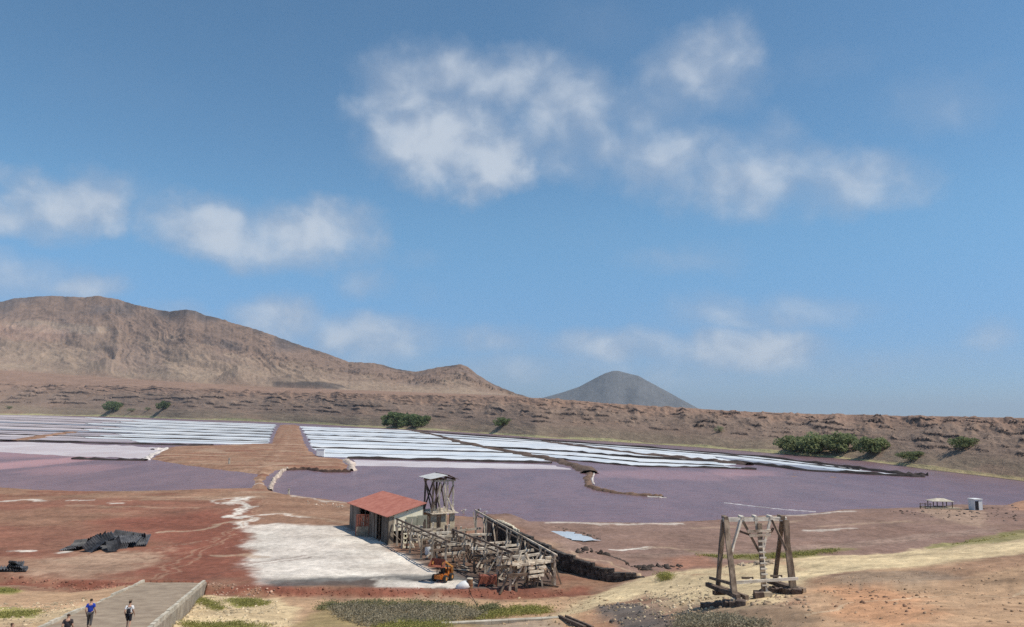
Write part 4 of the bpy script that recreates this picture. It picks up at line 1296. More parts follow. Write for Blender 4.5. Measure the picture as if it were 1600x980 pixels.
boxes('base_wall', [(tp(-1.9, -2.2, .6), U * .3, Vv * 4.1, UPZ * 3.5), (tp(1.5, -2.2, .6), U * .3, Vv * .9, UPZ * 3.6), (tp(1.5, -.5, .6), U * .3, Vv * .8, UPZ * 3.6), (tp(1.5, 1.1, .6), U * .3, Vv * .8, UPZ * 3.6)], surf('weathered_plaster', (.36, .30, .21), (.66, .58, .42), 1.1, .9, coord='P'), tower)['label'] = 'cream masonry piers under the tower'
for k in range(9):
    b_ = -2.3 + k * .52
    boxes('deck_plank', [(tp(-2.0, b_, 4.25), U * 4.2, Vv * .44, UPZ * .1)], M_WOODP, tower)
for k, b_ in enumerate((-1.9, -.7, .2, .75, 1.75)):
    for a_ in (-1.5, 1.5):
        if a_ < 0 and k in (1, 3): continue
        timber(tower, 'post', tp(a_, b_, 4.3), tp(a_ + .05, b_ * .93, 9.05), .28, .28, M_WOODD if (k == 0 or a_ < 0) else M_WOODP)  # left and rear posts dark, front ones pale: sun side painted into the wood
for a_, b0, b1 in ((-1.5, -2.1, 2.0), (1.5, -2.2, 2.1)):
    timber(tower, 'beam', tp(a_, b0, 8.95), tp(a_, b1, 8.95), .22, .26, M_WOODP)
    timber(tower, 'beam', tp(a_, b0, 4.5), tp(a_, b1, 4.5), .2, .24, M_WOODP)
for b_ in (-1.85, 0, 1.75):
    timber(tower, 'beam', tp(-1.8, b_, 9.2), tp(1.9, b_, 9.2), .2, .24, M_WOODD)
for (a0, b0, z0, a1, b1, z1, m_) in [(1.55, -1.8, 8.7, 1.55, -.5, 4.5, M_WOODD), (1.6, -.7, 8.8, 1.6, -1.9, 4.5, M_WOODD), (1.6, -.6, 8.8, 1.6, .3, 5.0, M_WOODD), (1.58, 1.7, 8.3, 1.58, .8, 6.2, M_WOODD),
                                     (1.6, .8, 6.4, 1.6, 1.7, 4.6, M_WOODP), (-1.5, -1.9, 8.8, -1.5, .2, 4.5, M_WOODD), (-1.5, 1.7, 8.8, -1.5, -.2, 4.5, M_WOODD), (-1.5, -1.9, 8.8, 1.5, -1.9, 4.6, M_WOODD), (1.5, -1.9, 8.8, -1.5, -1.9, 4.6, M_WOODD)]:
    timber(tower, 'brace', tp(a0, b0, z0), tp(a1, b1, z1), .18, .16, m_)
for k in range(6):
    timber(tower, 'baluster', tp(1.95, -2.3 + k * .33, 4.3), tp(1.95, -2.3 + k * .33, 5.0 + (k % 3) * .25), .1, .06, M_WOODP)
# roof of two loose tin sheets
part_mesh('roof_sheet', [tp(-2.3, -2.7, 9.35), tp(2.3, -2.7, 9.28), tp(2.3, .35, 9.75), tp(-2.3, .35, 9.85), tp(-2.3, -2.7, 9.39), tp(2.3, -2.7, 9.32), tp(2.3, .35, 9.79), tp(-2.3, .35, 9.89)], BOXF, M_TIN, tower)['label'] = 'bright tin roof sheet'
part_mesh('roof_sheet', [tp(-2.3, .2, 9.92), tp(2.3, .5, 9.82), tp(2.25, 2.5, 9.05), tp(-2.3, 2.45, 9.3), tp(-2.3, .2, 9.96), tp(2.3, .5, 9.86), tp(2.25, 2.5, 9.09), tp(-2.3, 2.45, 9.34)], BOXF, M_TIND, tower)['label'] = 'dark rusted roof sheet'
for k in range(4):
    timber(tower, 'rafter', tp(-1.8 + k * 1.2, -2.3, 9.22), tp(-1.8 + k * 1.2, .3, 9.65), .1, .12, M_WOODD)

# ------------------------------------------------------------------ ruined loading trestle
TU = np.array([.44, -.898, 0.]); TV = np.array([.898, .44, 0.]); TO = np.array([.7, 79.2, 0.])


def tr(u, v, z):
    return TO + TU * u + TV * v + UPZ * z


trestle = thing('loading_trestle', 'ruined trestle of weathered timbers in front of the tower', 'trestle', (TO[0], TO[1], 1.0))
rnd = random.Random(21)
R_ = rnd.uniform
ROWS = {-3.6: [-29, -26.8, -23.2, -19.2, -15, -10.8], -.5: [-16, -12.8, -9.6, -6.5, -3.2, -.2], 4.4: [-24, -20.2, -16.6, -13, -9.6, -6.4, -3.2, .3]}


def railz(v, u):
    return {-3.6: 4.45, -.5: 4.7, 4.4: 4.25 + (-u) * .06}[v]


def sk(v, u):
    return v + (-u * .065 if v > 4 else 0)      # the right hand row splays towards the earth ramp


for v, us in ROWS.items():
    for k, u in enumerate(us):
        lean = R_(-.18, .18)
        top = railz(v, u)
        timber(trestle, 'post', tr(u, sk(v, u) + R_(-.1, .1), .7), tr(u + lean, sk(v, u), top), R_(.22, .29), R_(.22, .29), M_WOOD if R_(0, 1) < .75 else M_WOODD)
        if k % 2 == 0 or v > 0:
            s_ = 1 if R_(0, 1) < .5 else -1
            timber(trestle, 'brace', tr(u, sk(v, u), 2.0 + R_(-.3, .3)), tr(u + s_ * 1.1, sk(v, u), top - .15), .16, .16, M_WOOD)
    a, b_ = us[0] - .6, us[-1] + .6
    n_ = 3
    for k in range(n_):
        u0 = a + (b_ - a) * k / n_; u1 = a + (b_ - a) * (k + 1) / n_ + .05
        timber(trestle, 'rail', tr(u0, sk(v, u0), railz(v, u0) + .08), tr(u1, sk(v, u1), railz(v, u1) + .08), .16, .2, M_WOODD if v < 4 else M_WOOD)
        timber(trestle, 'rail', tr(u0, sk(v, u0) + .1, railz(v, u0) - .5), tr(u1, sk(v, u1) + .1, railz(v, u1) - .5), .12, .14, M_WOODD)
# heavy cross beams: upper tier painted pale as sunlit, lower dark as shaded
for u in np.arange(-27.5, .5, 3.05):
    lo_ = -4.1 if u < -11 else -1.2
    for z_ in (3.75, 2.75 + R_(-.2, .2)):
        v0, v1 = lo_ + R_(-.2, .6), 4.9 - u * .055 - R_(0, .8)
        cut = R_(.35, .75)
        vm = v0 + (v1 - v0) * cut
        off = R_(-.4, .4)
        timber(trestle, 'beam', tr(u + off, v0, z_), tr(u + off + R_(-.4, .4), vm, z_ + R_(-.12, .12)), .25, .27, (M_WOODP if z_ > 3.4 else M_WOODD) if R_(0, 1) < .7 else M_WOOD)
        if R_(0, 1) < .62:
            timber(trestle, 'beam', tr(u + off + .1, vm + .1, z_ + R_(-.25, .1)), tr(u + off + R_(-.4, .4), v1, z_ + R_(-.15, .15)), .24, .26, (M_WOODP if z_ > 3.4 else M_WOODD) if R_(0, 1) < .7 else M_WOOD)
    for v in (1.2, 2.9):
        if R_(0, 1) < .85:
            timber(trestle, 'post', tr(u, v + R_(-.3, .3), .8), tr(u + R_(-.2, .2), v + R_(-.3, .3), 3.7), .18, .18, M_WOOD if R_(0, 1) < .6 else M_WOODD)
    timber(trestle, 'brace', tr(u, -.4, 1.6), tr(u, 1.0, 3.6), .16, .15, M_WOODP)
    timber(trestle, 'brace', tr(u + .2, 4.3, 1.9), tr(u + .2, 3.0, 3.6), .15, .14, M_WOOD)
for k in range(14):
    u0 = -30 + k * .9 + R_(-.3, .3); v0 = R_(-2.5, 4.6)
    timber(trestle, 'post', tr(u0, v0, .8), tr(u0 + R_(-.3, .3), v0 + R_(-.3, .3), R_(3.4, 4.9)), R_(.2, .28), R_(.2, .28), M_WOODD if k % 3 else M_WOODP)
# stringers and stray members inside the frame
for k in range(16):
    u0 = R_(-27, -4); v0 = R_(-3.2 if u0 < -11 else -.3, 4.2); z_ = R_(1.5, 4.0); L = R_(2.0, 5.0)
    timber(trestle, 'stringer', tr(u0, v0, z_), tr(min(u0 + L, 0), v0 + R_(-.3, .3), z_ + R_(-.35, .25)), .14, .16, M_WOODD if k % 3 else M_WOOD)
for k in range(110):
    u0 = R_(-28, -.5); v0 = R_(-3.4 if u0 < -11 else -.4, 4.3); z_ = R_(1.0, 2.6)
    timber(trestle, 'brace', tr(u0, v0, z_), tr(u0 + R_(-.8, .8), v0 + R_(-.9, .9), z_ + R_(.7, 1.7)), R_(.13, .24), R_(.13, .24), M_WOODP if k % 4 == 0 else (M_WOOD if k % 3 == 1 else M_WOODD))
for k in range(34):
    u0 = R_(-26, -1); v0 = R_(-3.2 if u0 < -11 else -.2, 4.2); an = R_(-.8, .8); L = R_(1.4, 3.4)
    timber(trestle, 'fallen_plank', tr(u0, v0, 1.05 + R_(0, .3)), tr(u0 + L * math.cos(an), v0 + L * math.sin(an) * .6, 1.1 + R_(0, .35)), R_(.16, .3), .08, M_WOODD if k % 2 else M_WOOD)
# raking struts and doubled corner posts of the front bent
for (a, b_, w_, m_) in [((.6, -1.7, .7), (.1, -.1, 3.5), .2, M_PYL), ((.9, .05, .7), (.2, .15, 3.6), .26, M_PYL), ((.5, 2.3, .7), (.3, 2.3, 3.3), .32, M_PYL), ((.6, 2.05, .8), (.3, 1.6, 3.0), .14, M_PYL), ((.6, 2.6, .8), (.3, 2.9, 3.0), .14, M_PYL),
                       ((.6, 4.45, .7), (.3, 4.35, 4.2), .26, M_PYL), ((.2, 4.2, 1.6), (.1, 3.1, 3.3), .13, M_PYL), ((.9, 5.5, .7), (.3, 4.6, 3.4), .13, M_PYL), ((-.6, .5, .8), (-.2, 1.4, 3.3), .15, M_PYL)]:
    timber(trestle, 'post' if abs(a[1] - b_[1]) < .2 else 'strut', tr(a[0] - .8, a[1], a[2]), tr(b_[0] - .5, b_[1], b_[2]), w_, w_, m_)
for (v0, v1, z_, uu) in [(.3, 1.2, 3.55, .25), (1.25, 2.05, 3.55, .3), (2.15, 3.15, 3.55, .25), (3.25, 4.4, 3.55, .2), (1.3, 3.0, 2.75, .45), (1.2, 2.2, 2.3, .5), (2.0, 3.0, 2.35, .45), (1.25, 2.0, 3.1, .3), (2.5, 3.3, 3.1, .3), (3.4, 4.3, 3.95, .1), (-.6, .4, 3.6, .25)]:
    timber(trestle, 'head_block', tr(uu, v0, z_), tr(uu, v1, z_ + rnd.uniform(-.04, .04)), .3, .24, M_WOODP)
for (a, b_) in [((-.2, .6, 3.7), (-.1, 1.3, 4.5)), ((.1, 1.5, 3.7), (.1, 1.1, 4.6)), ((.1, 2.2, 3.7), (.2, 2.5, 4.4)), ((0, .2, 3.6), (-.3, .7, 4.7)), ((-.2, 2.9, 3.7), (-.2, 3.2, 4.2)), ((-1.0, -.4, 2.9), (-1.0, .9, 3.0)), ((-1.0, .9, 3.0), (-.9, 1.6, 3.9))]:
    timber(trestle, 'brace', tr(*a), tr(*b_), .2, .18, M_WOODP)

# ------------------------------------------------------------------ things lying about the trestle
pl_ = thing('perforated_plate', 'pale plate with round holes leaning by the shed corner', 'plate', tr(-27.2, -3.2, .95))
for i in range(4):
    boxes('plate_bar', [(tr(-27.2, -3.3 + i * .45, 1.0), TV * .14, TU * .08, UPZ * 1.9)], M_CREAM, pl_)
for j in range(4):
    boxes('plate_bar', [(tr(-27.16, -3.3, 1.0 + j * .58), TV * 1.5, TU * .08, UPZ * .2)], M_CREAM, pl_)
o = thing('water_tank', 'white plastic tank under the left rail of the trestle', 'tank', tr(-21.5, -1.6, 1.0))
V, Fc = [], []
for (z_, r_) in ((0, .55), (.1, .6), (.95, .6), (1.1, .5), (1.18, .2)):
    for a in range(14):
        V.append(tr(-21.5, -1.6, 1.0 + z_) + np.array([math.cos(a * math.tau / 14) * r_, math.sin(a * math.tau / 14) * r_, 0]))
for i in range(4):
    for a in range(14):
        Fc.append((i * 14 + a, i * 14 + (a + 1) % 14, (i + 1) * 14 + (a + 1) % 14, (i + 1) * 14 + a))
Fc.append(tuple(range(56, 70)))
part_mesh('tank_body', V, Fc, M_WHITE, o, True)
timber(o, 'lid', tr(-21.5, -1.6, 2.17), tr(-21.5, -1.6, 2.26), .4, .4, M_WHITE, roundbar=True)

# small orange loader with its bucket raised
LO = np.array([-7.2, 83.0, 1.0])
lf = np.array([-.42, -.907, 0]); ls = np.array([-.907, .42, 0])
loader = thing('skid_loader', 'orange wheel loader with raised rusty bucket beside the salt heap', 'loader', LO)


def lp(f, s_, z):
    return LO + lf * f + ls * s_ + UPZ * z


loader.scale = (.88, .88, .88)
boxes('chassis', [(lp(-1.3, -.55, .35), lf * 2.3, ls * 1.1, UPZ * .5), (lp(-1.35, -.5, .8), lf * .9, ls * 1.0, UPZ * .55), (lp(.75, -.45, .4), lf * .45, ls * .9, UPZ * .45)], M_ORANGE, loader)
cab = boxes('cab', [(lp(-.4, -.5, .85), lf * .08, ls * .08, UPZ * 1.1), (lp(-.4, .42, .85), lf * .08, ls * .08, UPZ * 1.1), (lp(.5, -.5, .85), lf * .08, ls * .08, UPZ * 1.1), (lp(.5, .42, .85), lf * .08, ls * .08, UPZ * 1.1), (lp(-.5, -.55, 1.95), lf * 1.15, ls * 1.1, UPZ * .08)], M_BLACK, loader)
boxes('seat', [(lp(-.3, -.25, .85), lf * .5, ls * .5, UPZ * .15), (lp(-.3, -.25, 1.0), lf * .12, ls * .5, UPZ * .5)], M_BLACK, cab)
for s_ in (-.72, .72):
    timber(loader, 'lift_arm', lp(-1.2, s_, 1.5), lp(.9, s_, 2.55), .16, .2, M_YELLOW, False)
    timber(loader, 'lift_arm', lp(.9, s_, 2.55), lp(1.25, s_, 2.1), .14, .16, M_YELLOW, False)
    timber(loader, 'arm_tower', lp(-1.2, s_, .6), lp(-1.15, s_, 1.6), .2, .3, M_YELLOW, False)
    timber(loader, 'hydraulic_ram', lp(-.5, s_, .9), lp(.4, s_, 2.2), .08, .08, M_BLACK, False, True)
timber(loader, 'arm_crossbar', lp(.8, -.75, 2.55), lp(.8, .75, 2.55), .16, .16, M_ORANGE, False)
# bucket: back, floor and side cheeks
V = [lp(1.05, s_, z_) for s_ in (-.9, .9) for (z_) in (0,)]
bk = [(1.0, 2.75), (1.05, 2.0), (1.5, 1.85), (2.0, 1.95)]
V = [lp(f_, s_, z_) for s_ in (-.95, .95) for f_, z_ in bk] + [lp(f_ + (.05 if i == 0 else .0), s_, z_ + .06) for s_ in (-.9, .9) for i, (f_, z_) in enumerate(bk)]
Fc = [(i, i + 1, i + 5, i + 4) for i in range(3)] + [(8 + i, 12 + i, 13 + i, 9 + i) for i in range(3)] + [(0, 1, 2, 3), (7, 6, 5, 4), (0, 4, 12, 8), (3, 11, 15, 7), (0, 8, 9, 1), (1, 9, 10, 2), (2, 10, 11, 3), (4, 5, 13, 12), (5, 6, 14, 13), (6, 7, 15, 14)]
part_mesh('bucket', V, Fc, M_RUSTRED, loader)
for f_ in (-.85, .6):
    for s_ in (-.78, .78):
        w_ = timber(loader, 'wheel', lp(f_, s_ - .16, .42), lp(f_, s_ + .16, .42), .84, .84, M_RUBBER, False, True)
        hub = bpy.data.objects.new('rim', with_mat(_cyl, M_YELLOW)); COL.objects.link(hub); hub.parent = w_
        hub.matrix_basis = Matrix.Translation((0, 0, -.04)) @ Matrix.Diagonal((.5, .5, 1.08, 1))

# rusty machine, drum and sack at the near corner of the trestle
mc = atz(762, 916, 1.0)
mach = thing('rusty_hopper', 'rust red hopper with angled frame under the trestle', 'hopper', mc)
boxes('hopper_box', [(mc + np.array([-.95, -.3, .25]), (1.7, .1, 0), (0, 1.0, 0), (.15, 0, .8))], M_RUSTRED, mach)
for a, b_ in (((-1.0, -.4, 0), (-.5, -.35, 1.3)), ((-.2, -.4, .1), (.9, -.35, .95)), ((.9, -.4, 0), (.85, -.35, 1.1)), ((-.2, -.42, .95), (.9, -.37, .2)), ((-1.0, .6, 0), (-.9, .6, 1.2)), ((.9, .6, 0), (.9, .6, 1.1))):
    timber(mach, 'frame_bar', mc + np.array(a), mc + np.array(b_), .09, .09, M_RUSTRED, False)
timber(mach, 'pipe', mc + np.array([.95, -.2, .05]), mc + np.array([1.15, -.1, 1.5]), .14, .14, M_BLACK, False, True)
dc = atz(734, 919, 1.0)
drum = thing('oil_drum', 'rusty drum with pale lid at the yard edge', 'drum', dc)
timber(drum, 'drum_body', dc, dc + UPZ * .92, .62, .62, surf('drum_rust', (.16, .09, .05), (.34, .2, .11), 3, .8, coord='P'), False, True)
timber(drum, 'rim_band', dc + UPZ * .3, dc + UPZ * .36, .66, .66, M_RUSTRED, False, True)
timber(drum, 'lid', dc + UPZ * .92, dc + UPZ * .99, .64, .64, M_KERB, False, True)
sc0 = atz(723, 919, 1.0)
V, Fc = [], []
for i, (z_, rx_, ry_) in enumerate(((0, .75, .45), (.18, .85, .5), (.45, .6, .42), (.66, .3, .22), (.74, .12, .08))):
    for a in range(12):
        q = a * math.tau / 12
        V.append(sc0 + np.array([math.cos(q) * rx_ * (1 + .12 * math.sin(3 * q + i)) + i * .06, math.sin(q) * ry_ * (1 + .1 * math.cos(2 * q + i)), z_]))
for i in range(4):
    for a in range(12):
        Fc.append((i * 12 + a, i * 12 + (a + 1) % 12, (i + 1) * 12 + (a + 1) % 12, (i + 1) * 12 + a))
Fc.append(tuple(range(48, 60)))
o = mesh_py('sack', [v - sc0 for v in V], Fc, M_WHITE, None, True); o.location = sc0
tag(o, 'slumped white sack on the ground by the drum', 'sack')
# cable hanging over the red bank
cpts = [atz(733, 921, 1.35), atz(736, 930, .75), atz(742, 940, .75), atz(748, 950, 1.0), atz(754, 958, 1.3)]
cab_ = thing('cable', 'dark cable trailing down the red bank from the drum', 'cable', cpts[0])
for k in range(4):
    timber(cab_, 'cable_length', cpts[k], cpts[k + 1], .07, .07, M_BLACK, False, True)

# ------------------------------------------------------------------ dry stone retaining wall behind the trestle
swall = thing('dry_stone_wall', 'dark dry stone retaining wall right of the trestle', 'wall', (WALLTOP[3][0], WALLTOP[3][1], .9))
rs = np.random.RandomState(31)
_rk = []
for k in range(6):
    rk = np.random.RandomState(200 + k)
    v_ = np.array([(x, y, z) for z in (-.5, .5) for x, y in ((-.5, -.5), (.5, -.5), (.5, .5), (-.5, .5))]) * rk.uniform(.75, 1.1, (8, 3)) + rk.uniform(-.06, .06, (8, 3))
    me = bpy.data.meshes.new('stone'); me.from_pydata([tuple(q) for q in v_], [], BOXF); me.update(); _rk.append(me)
WT = densify(WALLTOP[1:], 30)
acc = np.concatenate([[0], np.cumsum([np.linalg.norm((WT[i + 1] - WT[i])[:2]) for i in range(len(WT) - 1)])])
total = acc[-1]
def wt_at(d):
    return np.array([np.interp(d, acc, [q[i] for q in WT]) for i in range(3)])
near_d = total
placed = []
rowz = 0
while True:
    z_ = .55 + rowz * .36
    if z_ > 4.6: break
    d = rs.uniform(0, .4)
    while d < total:
        L = rs.uniform(.38, .75)
        q = wt_at(d + L / 2)
        if z_ < q[2] - .05:
            placed.append((d + L / 2, L, z_, q))
        d += L
    rowz += 1
placed.sort(key=lambda s_: -s_[0])
back_v, back_f, nsing = [], [], 0
for i, (d, L, z_, q) in enumerate(placed):
    t0 = wt_at(max(d - .3, 0)); t1 = wt_at(min(d + .3, total)); tg = (t1 - t0)[:2]; an = math.atan2(tg[1], tg[0])
    nrm = np.array([math.sin(an), -math.cos(an), 0])
    pos = q * np.array([1, 1, 0]) + nrm * rs.uniform(.02, .14) + UPZ * (z_ + .18)
    if nsing < 290:
        o = bpy.data.objects.new('stone', with_mat(_rk[rs.randint(6)], M_STONE)); COL.objects.link(o); o.parent = swall
        o.matrix_basis = Matrix.Translation(Vector(pos) - Vector(swall.location)) @ Matrix.Rotation(an + rs.uniform(-.12, .12), 4, 'Z') @ Matrix.Diagonal((L * 1.05, .5, .40, 1))
        nsing += 1
    else:
        k = len(back_v); c_, s_ = math.cos(an), math.sin(an)
        for x, y, z in ((-.5, -.5, -.5), (.5, -.5, -.5), (.5, .5, -.5), (-.5, .5, -.5), (-.5, -.5, .5), (.5, -.5, .5), (.5, .5, .5), (-.5, .5, .5)):
            x_, y_, z2 = x * L * rs.uniform(.85, 1.05), y * .5, z * .38 * rs.uniform(.8, 1.1)
            back_v.append(pos + np.array([x_ * c_ - y_ * s_, x_ * s_ + y_ * c_, z2]))
        back_f += [tuple(j + k for j in f_) for f_ in BOXF]
if back_v:
    part_mesh('stonework', back_v, back_f, M_STONE, swall)['kind'] = 'stuff'

# ------------------------------------------------------------------ concrete ramp with kerbs
ramp_ys = np.linspace(81.0, 22.5, 60)
def edge(E_, y):
    return _ext(E_[0], E_[1], y)
V, Fc = [], []
for y in ramp_ys:
    l, r = edge(RL, y), edge(RR, y)
    zz = road_z(y) + (-.12 if y > 80.4 else 0)
    for k in range(7):
        q = l + (r - l) * k / 6
        V.append((q[0], q[1], zz + .02 * math.sin(y * 1.3 + k)))
    V.append((r[0], r[1], zz - 1.6)); V.append((l[0], l[1], zz - 1.0))
for i in range(len(ramp_ys) - 1):
    a = i * 9
    for k in range(6):
        Fc.append((a + k, a + k + 1, a + k + 10, a + k + 9))
    Fc.append((a + 6, a + 7, a + 16, a + 15)); Fc.append((a + 8, a, a + 9, a + 17))
tag(mesh_py('road', V, Fc, M_CONC), 'grey brown concrete ramp descending to the salt yard', kind='structure')
lk_ = thing('kerb_wall', 'low whitened stone kerb along the left side of the ramp', 'kerb', (*edge(RL, 60), road_z(60)))
y = 80.5
rs = np.random.RandomState(8)
while y > 24:
    L = rs.uniform(1.4, 2.2)
    gap = 47.5 < y < 49 or 61 < y < 66.0 and False
    a, b_ = edge(RL, y), edge(RL, y - L + .03)
    sink = .12 if (62 < y < 69) else 0
    boxes('kerb_stone', [(np.array([a[0] - .24, a[1], road_z(a[1]) - .3 - sink]), np.array([b_[0] - a[0], b_[1] - a[1], road_z(b_[1]) - road_z(a[1])]), np.array([.22, .05, 0]), UPZ * (.46 + rs.uniform(-.05, .05)))], M_KERB, lk_)
    y -= L
rk_ = thing('parapet', 'low notched whitened parapet along the right side of the ramp', 'parapet', (*edge(RR, 60), road_z(60)))
y = 80.6
while y > 24:
    L = rs.uniform(1.15, 1.4)
    a, b_ = edge(RR, y), edge(RR, y - L + .14)
    dv = np.array([b_[0] - a[0], b_[1] - a[1], road_z(b_[1]) - road_z(a[1])])
    boxes('parapet_block', [(np.array([a[0] + .02, a[1], road_z(a[1]) - .02]), dv, np.array([.26, .06, 0]), UPZ * (.26 + rs.uniform(-.03, .04)))], M_KERB, rk_)
    y -= L
a, b_ = edge(RR, 80.9), edge(RR, 23)
boxes('footing', [(np.array([a[0] + .03, a[1], road_z(a[1]) - 1.6]), np.array([b_[0] - a[0], b_[1] - a[1], road_z(b_[1]) - road_z(a[1])]), np.array([.36, .08, 0]), UPZ * 1.6)], surf('footing', (.24, .20, .155), (.40, .35, .28), 1.2, .9, coord='P'), rk_)

# ------------------------------------------------------------------ cableway pylon on the sandy hill
Pz = 7.0
fl = atz(1153, 942, Pz); bl = atz(1103, 921, Pz); fr = atz(1244, 931, Pz); br = atz(1196, 915, Pz)
ctr = (fl + bl + fr + br) / 4
pyl = thing('cableway_pylon', 'tall timber cableway pylon with ladder standing on the sandy hill', 'pylon', (ctr[0], ctr[1], hz(ctr[0], ctr[1])))
for q in (fl, bl, fr, br):
    q[2] = hz(q[0], q[1])


def pm(f, s_, z):
    """f 0 front .. 1 back, s 0 left .. 1 right, z above the footing"""
    a = fl + (bl - fl) * f; b_ = fr + (br - fr) * f
    q = a + (b_ - a) * s_
    return np.array([q[0], q[1], Pz + z])


HT = 5.75
M_WHITEW = surf('sunlit_pylon_wood', (.56, .50, .42), (.78, .72, .62), 2, .9, coord='P')  # pale copy of the pylon wood, sunlight put into its colour
# four leaning legs meeting in pairs under the head beam
mid_l = pm(.42, -.04, HT) ; mid_r = pm(.42, 1.0, HT + .05)
lt = aty(1132, 812, ctr[1]); rt_ = aty(1224, 811, ctr[1])
timber(pyl, 'leg', pm(.06, -.02, .35), lt + np.array([.08, -.1, -.05]), .37, .34, M_PYL)
timber(pyl, 'leg', pm(.72, .06, .35), lt + np.array([-.03, .15, -.05]), .27, .27, M_PYL)
timber(pyl, 'leg', pm(.06, .98, .35), rt_ + np.array([.1, -.1, -.05]), .37, .34, M_PYL)
timber(pyl, 'leg', pm(.72, 1.02, .35), rt_ + np.array([-.03, .15, -.05]), .27, .27, M_PYL)
timber(pyl, 'head_beam', lt + np.array([-.1, -.05, 0]), rt_ + np.array([.2, -.05, .02]), .2, .26, M_WHITEW)
timber(pyl, 'head_beam', lt + np.array([-.05, .35, -.03]), rt_ + np.array([.1, .35, 0]), .18, .22, M_WOOD)
dx = rt_ - lt
for k, s_ in enumerate((0.02, .30, .53, .78, .98)):
    c = lt + dx * s_
    timber(pyl, 'top_block', c + np.array([0, -.2, .1]), c + np.array([0, .6, .12]), .2 if k not in (0, 4) else .28, .24, M_WHITEW if k in (1, 2, 3) else M_PYL)
yc = ctr[1] - .25
def fp(px, py, dy=0.0):
    return aty(px, py, yc + dy)
timber(pyl, 'ladder_post', fp(1195, 938, -.9), fp(1186, 818, .0), .30, .2, M_PYL)
timber(pyl, 'ladder_post', fp(1199, 938, -1.0), fp(1190, 836, -.12), .14, .1, M_WHITEW)
for k in range(9):
    py = 846 + k * 8.6
    x0 = 1186 + (py - 836) * .09
    timber(pyl, 'rung', fp(x0 - 2, py, -.38 - k * .08), fp(x0 + 8, py - .3, -.38 - k * .08), .07, .09, M_WHITEW, False)
for (a, b_, m_, w_) in [((1157, 813, .05), (1143, 862, -.3), M_WHITEW, .17), ((1161, 815, .1), (1186, 862, .05), M_PYL, .17), ((1206, 813, .1), (1229, 860, -.3), M_PYL, .17), ((1203, 814, .05), (1191, 862, -.1), M_WHITEW, .17), ((1181, 814, .1), (1184, 832, .0), M_WOODP, .2),
                       ((1120, 905, 1.2), (1127, 860, .9), M_WOODP, .12)]:
    timber(pyl, 'brace', fp(*a), fp(*b_), w_, w_ * .9, m_)
for dz in (0, .25):
    timber(pyl, 'saddle_plank', fp(1168 if dz else 1171, 837 - dz * 27, -.28), fp(1204, 836 - dz * 27, -.28), .09, .2, M_WOOD)
timber(pyl, 'saddle_arm', fp(1152, 829, .3), fp(1172, 836, -.2), .14, .14, M_WOODD)
timber(pyl, 'saddle_arm', fp(1203, 832, -.1), fp(1208, 826, .4), .14, .14, M_WOODD)
# lower rail and its side rails
lo0, lo1 = fp(1140, 911, -1.0), fp(1247, 904, -1.0)
timber(pyl, 'lower_rail', lo0, lo1, .16, .2, M_WHITEW)
timber(pyl, 'side_rail', fp(1109, 903, 1.2), fp(1142, 912, -1.1), .15, .18, M_PYL)
for (px, py) in ((1167, 903), (1212, 900)):
    timber(pyl, 'stub', fp(px - 8, py, -.5), fp(px + 10, py, -.5), .14, .12, M_WOODD)
    timber(pyl, 'stub', fp(px + 6, py + 1, -.5), fp(px + 7, py + 8, -1.0), .12, .12, M_WOODP)
timber(pyl, 'stub_leg', fp(1141, 911, -1.0), fp(1146, 928, -1.1), .18, .16, M_WOODP)
# sleepers and stone footings
for s_ in (0, 1):
    timber(pyl, 'sleeper', pm(-.06, s_ - .02, .42), pm(.92, s_ - .02, .42), .30, .30, M_WOODD)
    timber(pyl, 'sleeper', pm(-.10, s_ + .10, .36), pm(.75, s_ + .08, .36), .26, .26, M_PYL)
    timber(pyl, 'cross_sleeper', pm(.0, s_ - .1, .18), pm(.0, s_ + .16, .18), .26, .26, M_WOODP)
    timber(pyl, 'cross_sleeper', pm(.55, s_ - .1, .18), pm(.55, s_ + .14, .18), .26, .26, M_WOODD)
M_FOOT = surf('footing_stone', (.085, .06, .05), (.22, .165, .13), 2.0, .95, coord='P')
rs = np.random.RandomState(4)
for s_ in (0, 1):
    for k in range(9):
        f_ = -.16 + k * .135
        c = pm(f_, s_ - .06 + rs.uniform(-.02, .02), 0)
        g = hz(c[0], c[1])
        sx, sy, sz = rs.uniform(.5, .75), rs.uniform(.45, .65), rs.uniform(.35, .5)
        o = bpy.data.objects.new('footing_stone', with_mat(_rk[rs.randint(6)], M_FOOT)); COL.objects.link(o); o.parent = pyl
        o.matrix_basis = Matrix.Translation(Vector((c[0], c[1], g + .12)) - Vector(pyl.location)) @ Matrix.Rotation(rs.uniform(-.3, .3) - .5, 4, 'Z') @ Matrix.Diagonal((sx, sy, sz, 1))
c = fp(1192, 941, -1.0); g = hz(c[0], c[1])
for dx_, m_ in ((-.28, M_FOOT), (.25, M_STONEL)):
    o = bpy.data.objects.new('footing_stone', with_mat(_rk[2], m_)); COL.objects.link(o); o.parent = pyl
    o.matrix_basis = Matrix.Translation(Vector((c[0] + dx_, c[1], g + .1)) - Vector(pyl.location)) @ Matrix.Diagonal((.6, .7, .6, 1))

# ------------------------------------------------------------------ heap of grey sheeting on the red flat
PG = 'grey sheets dumped on the red flat'


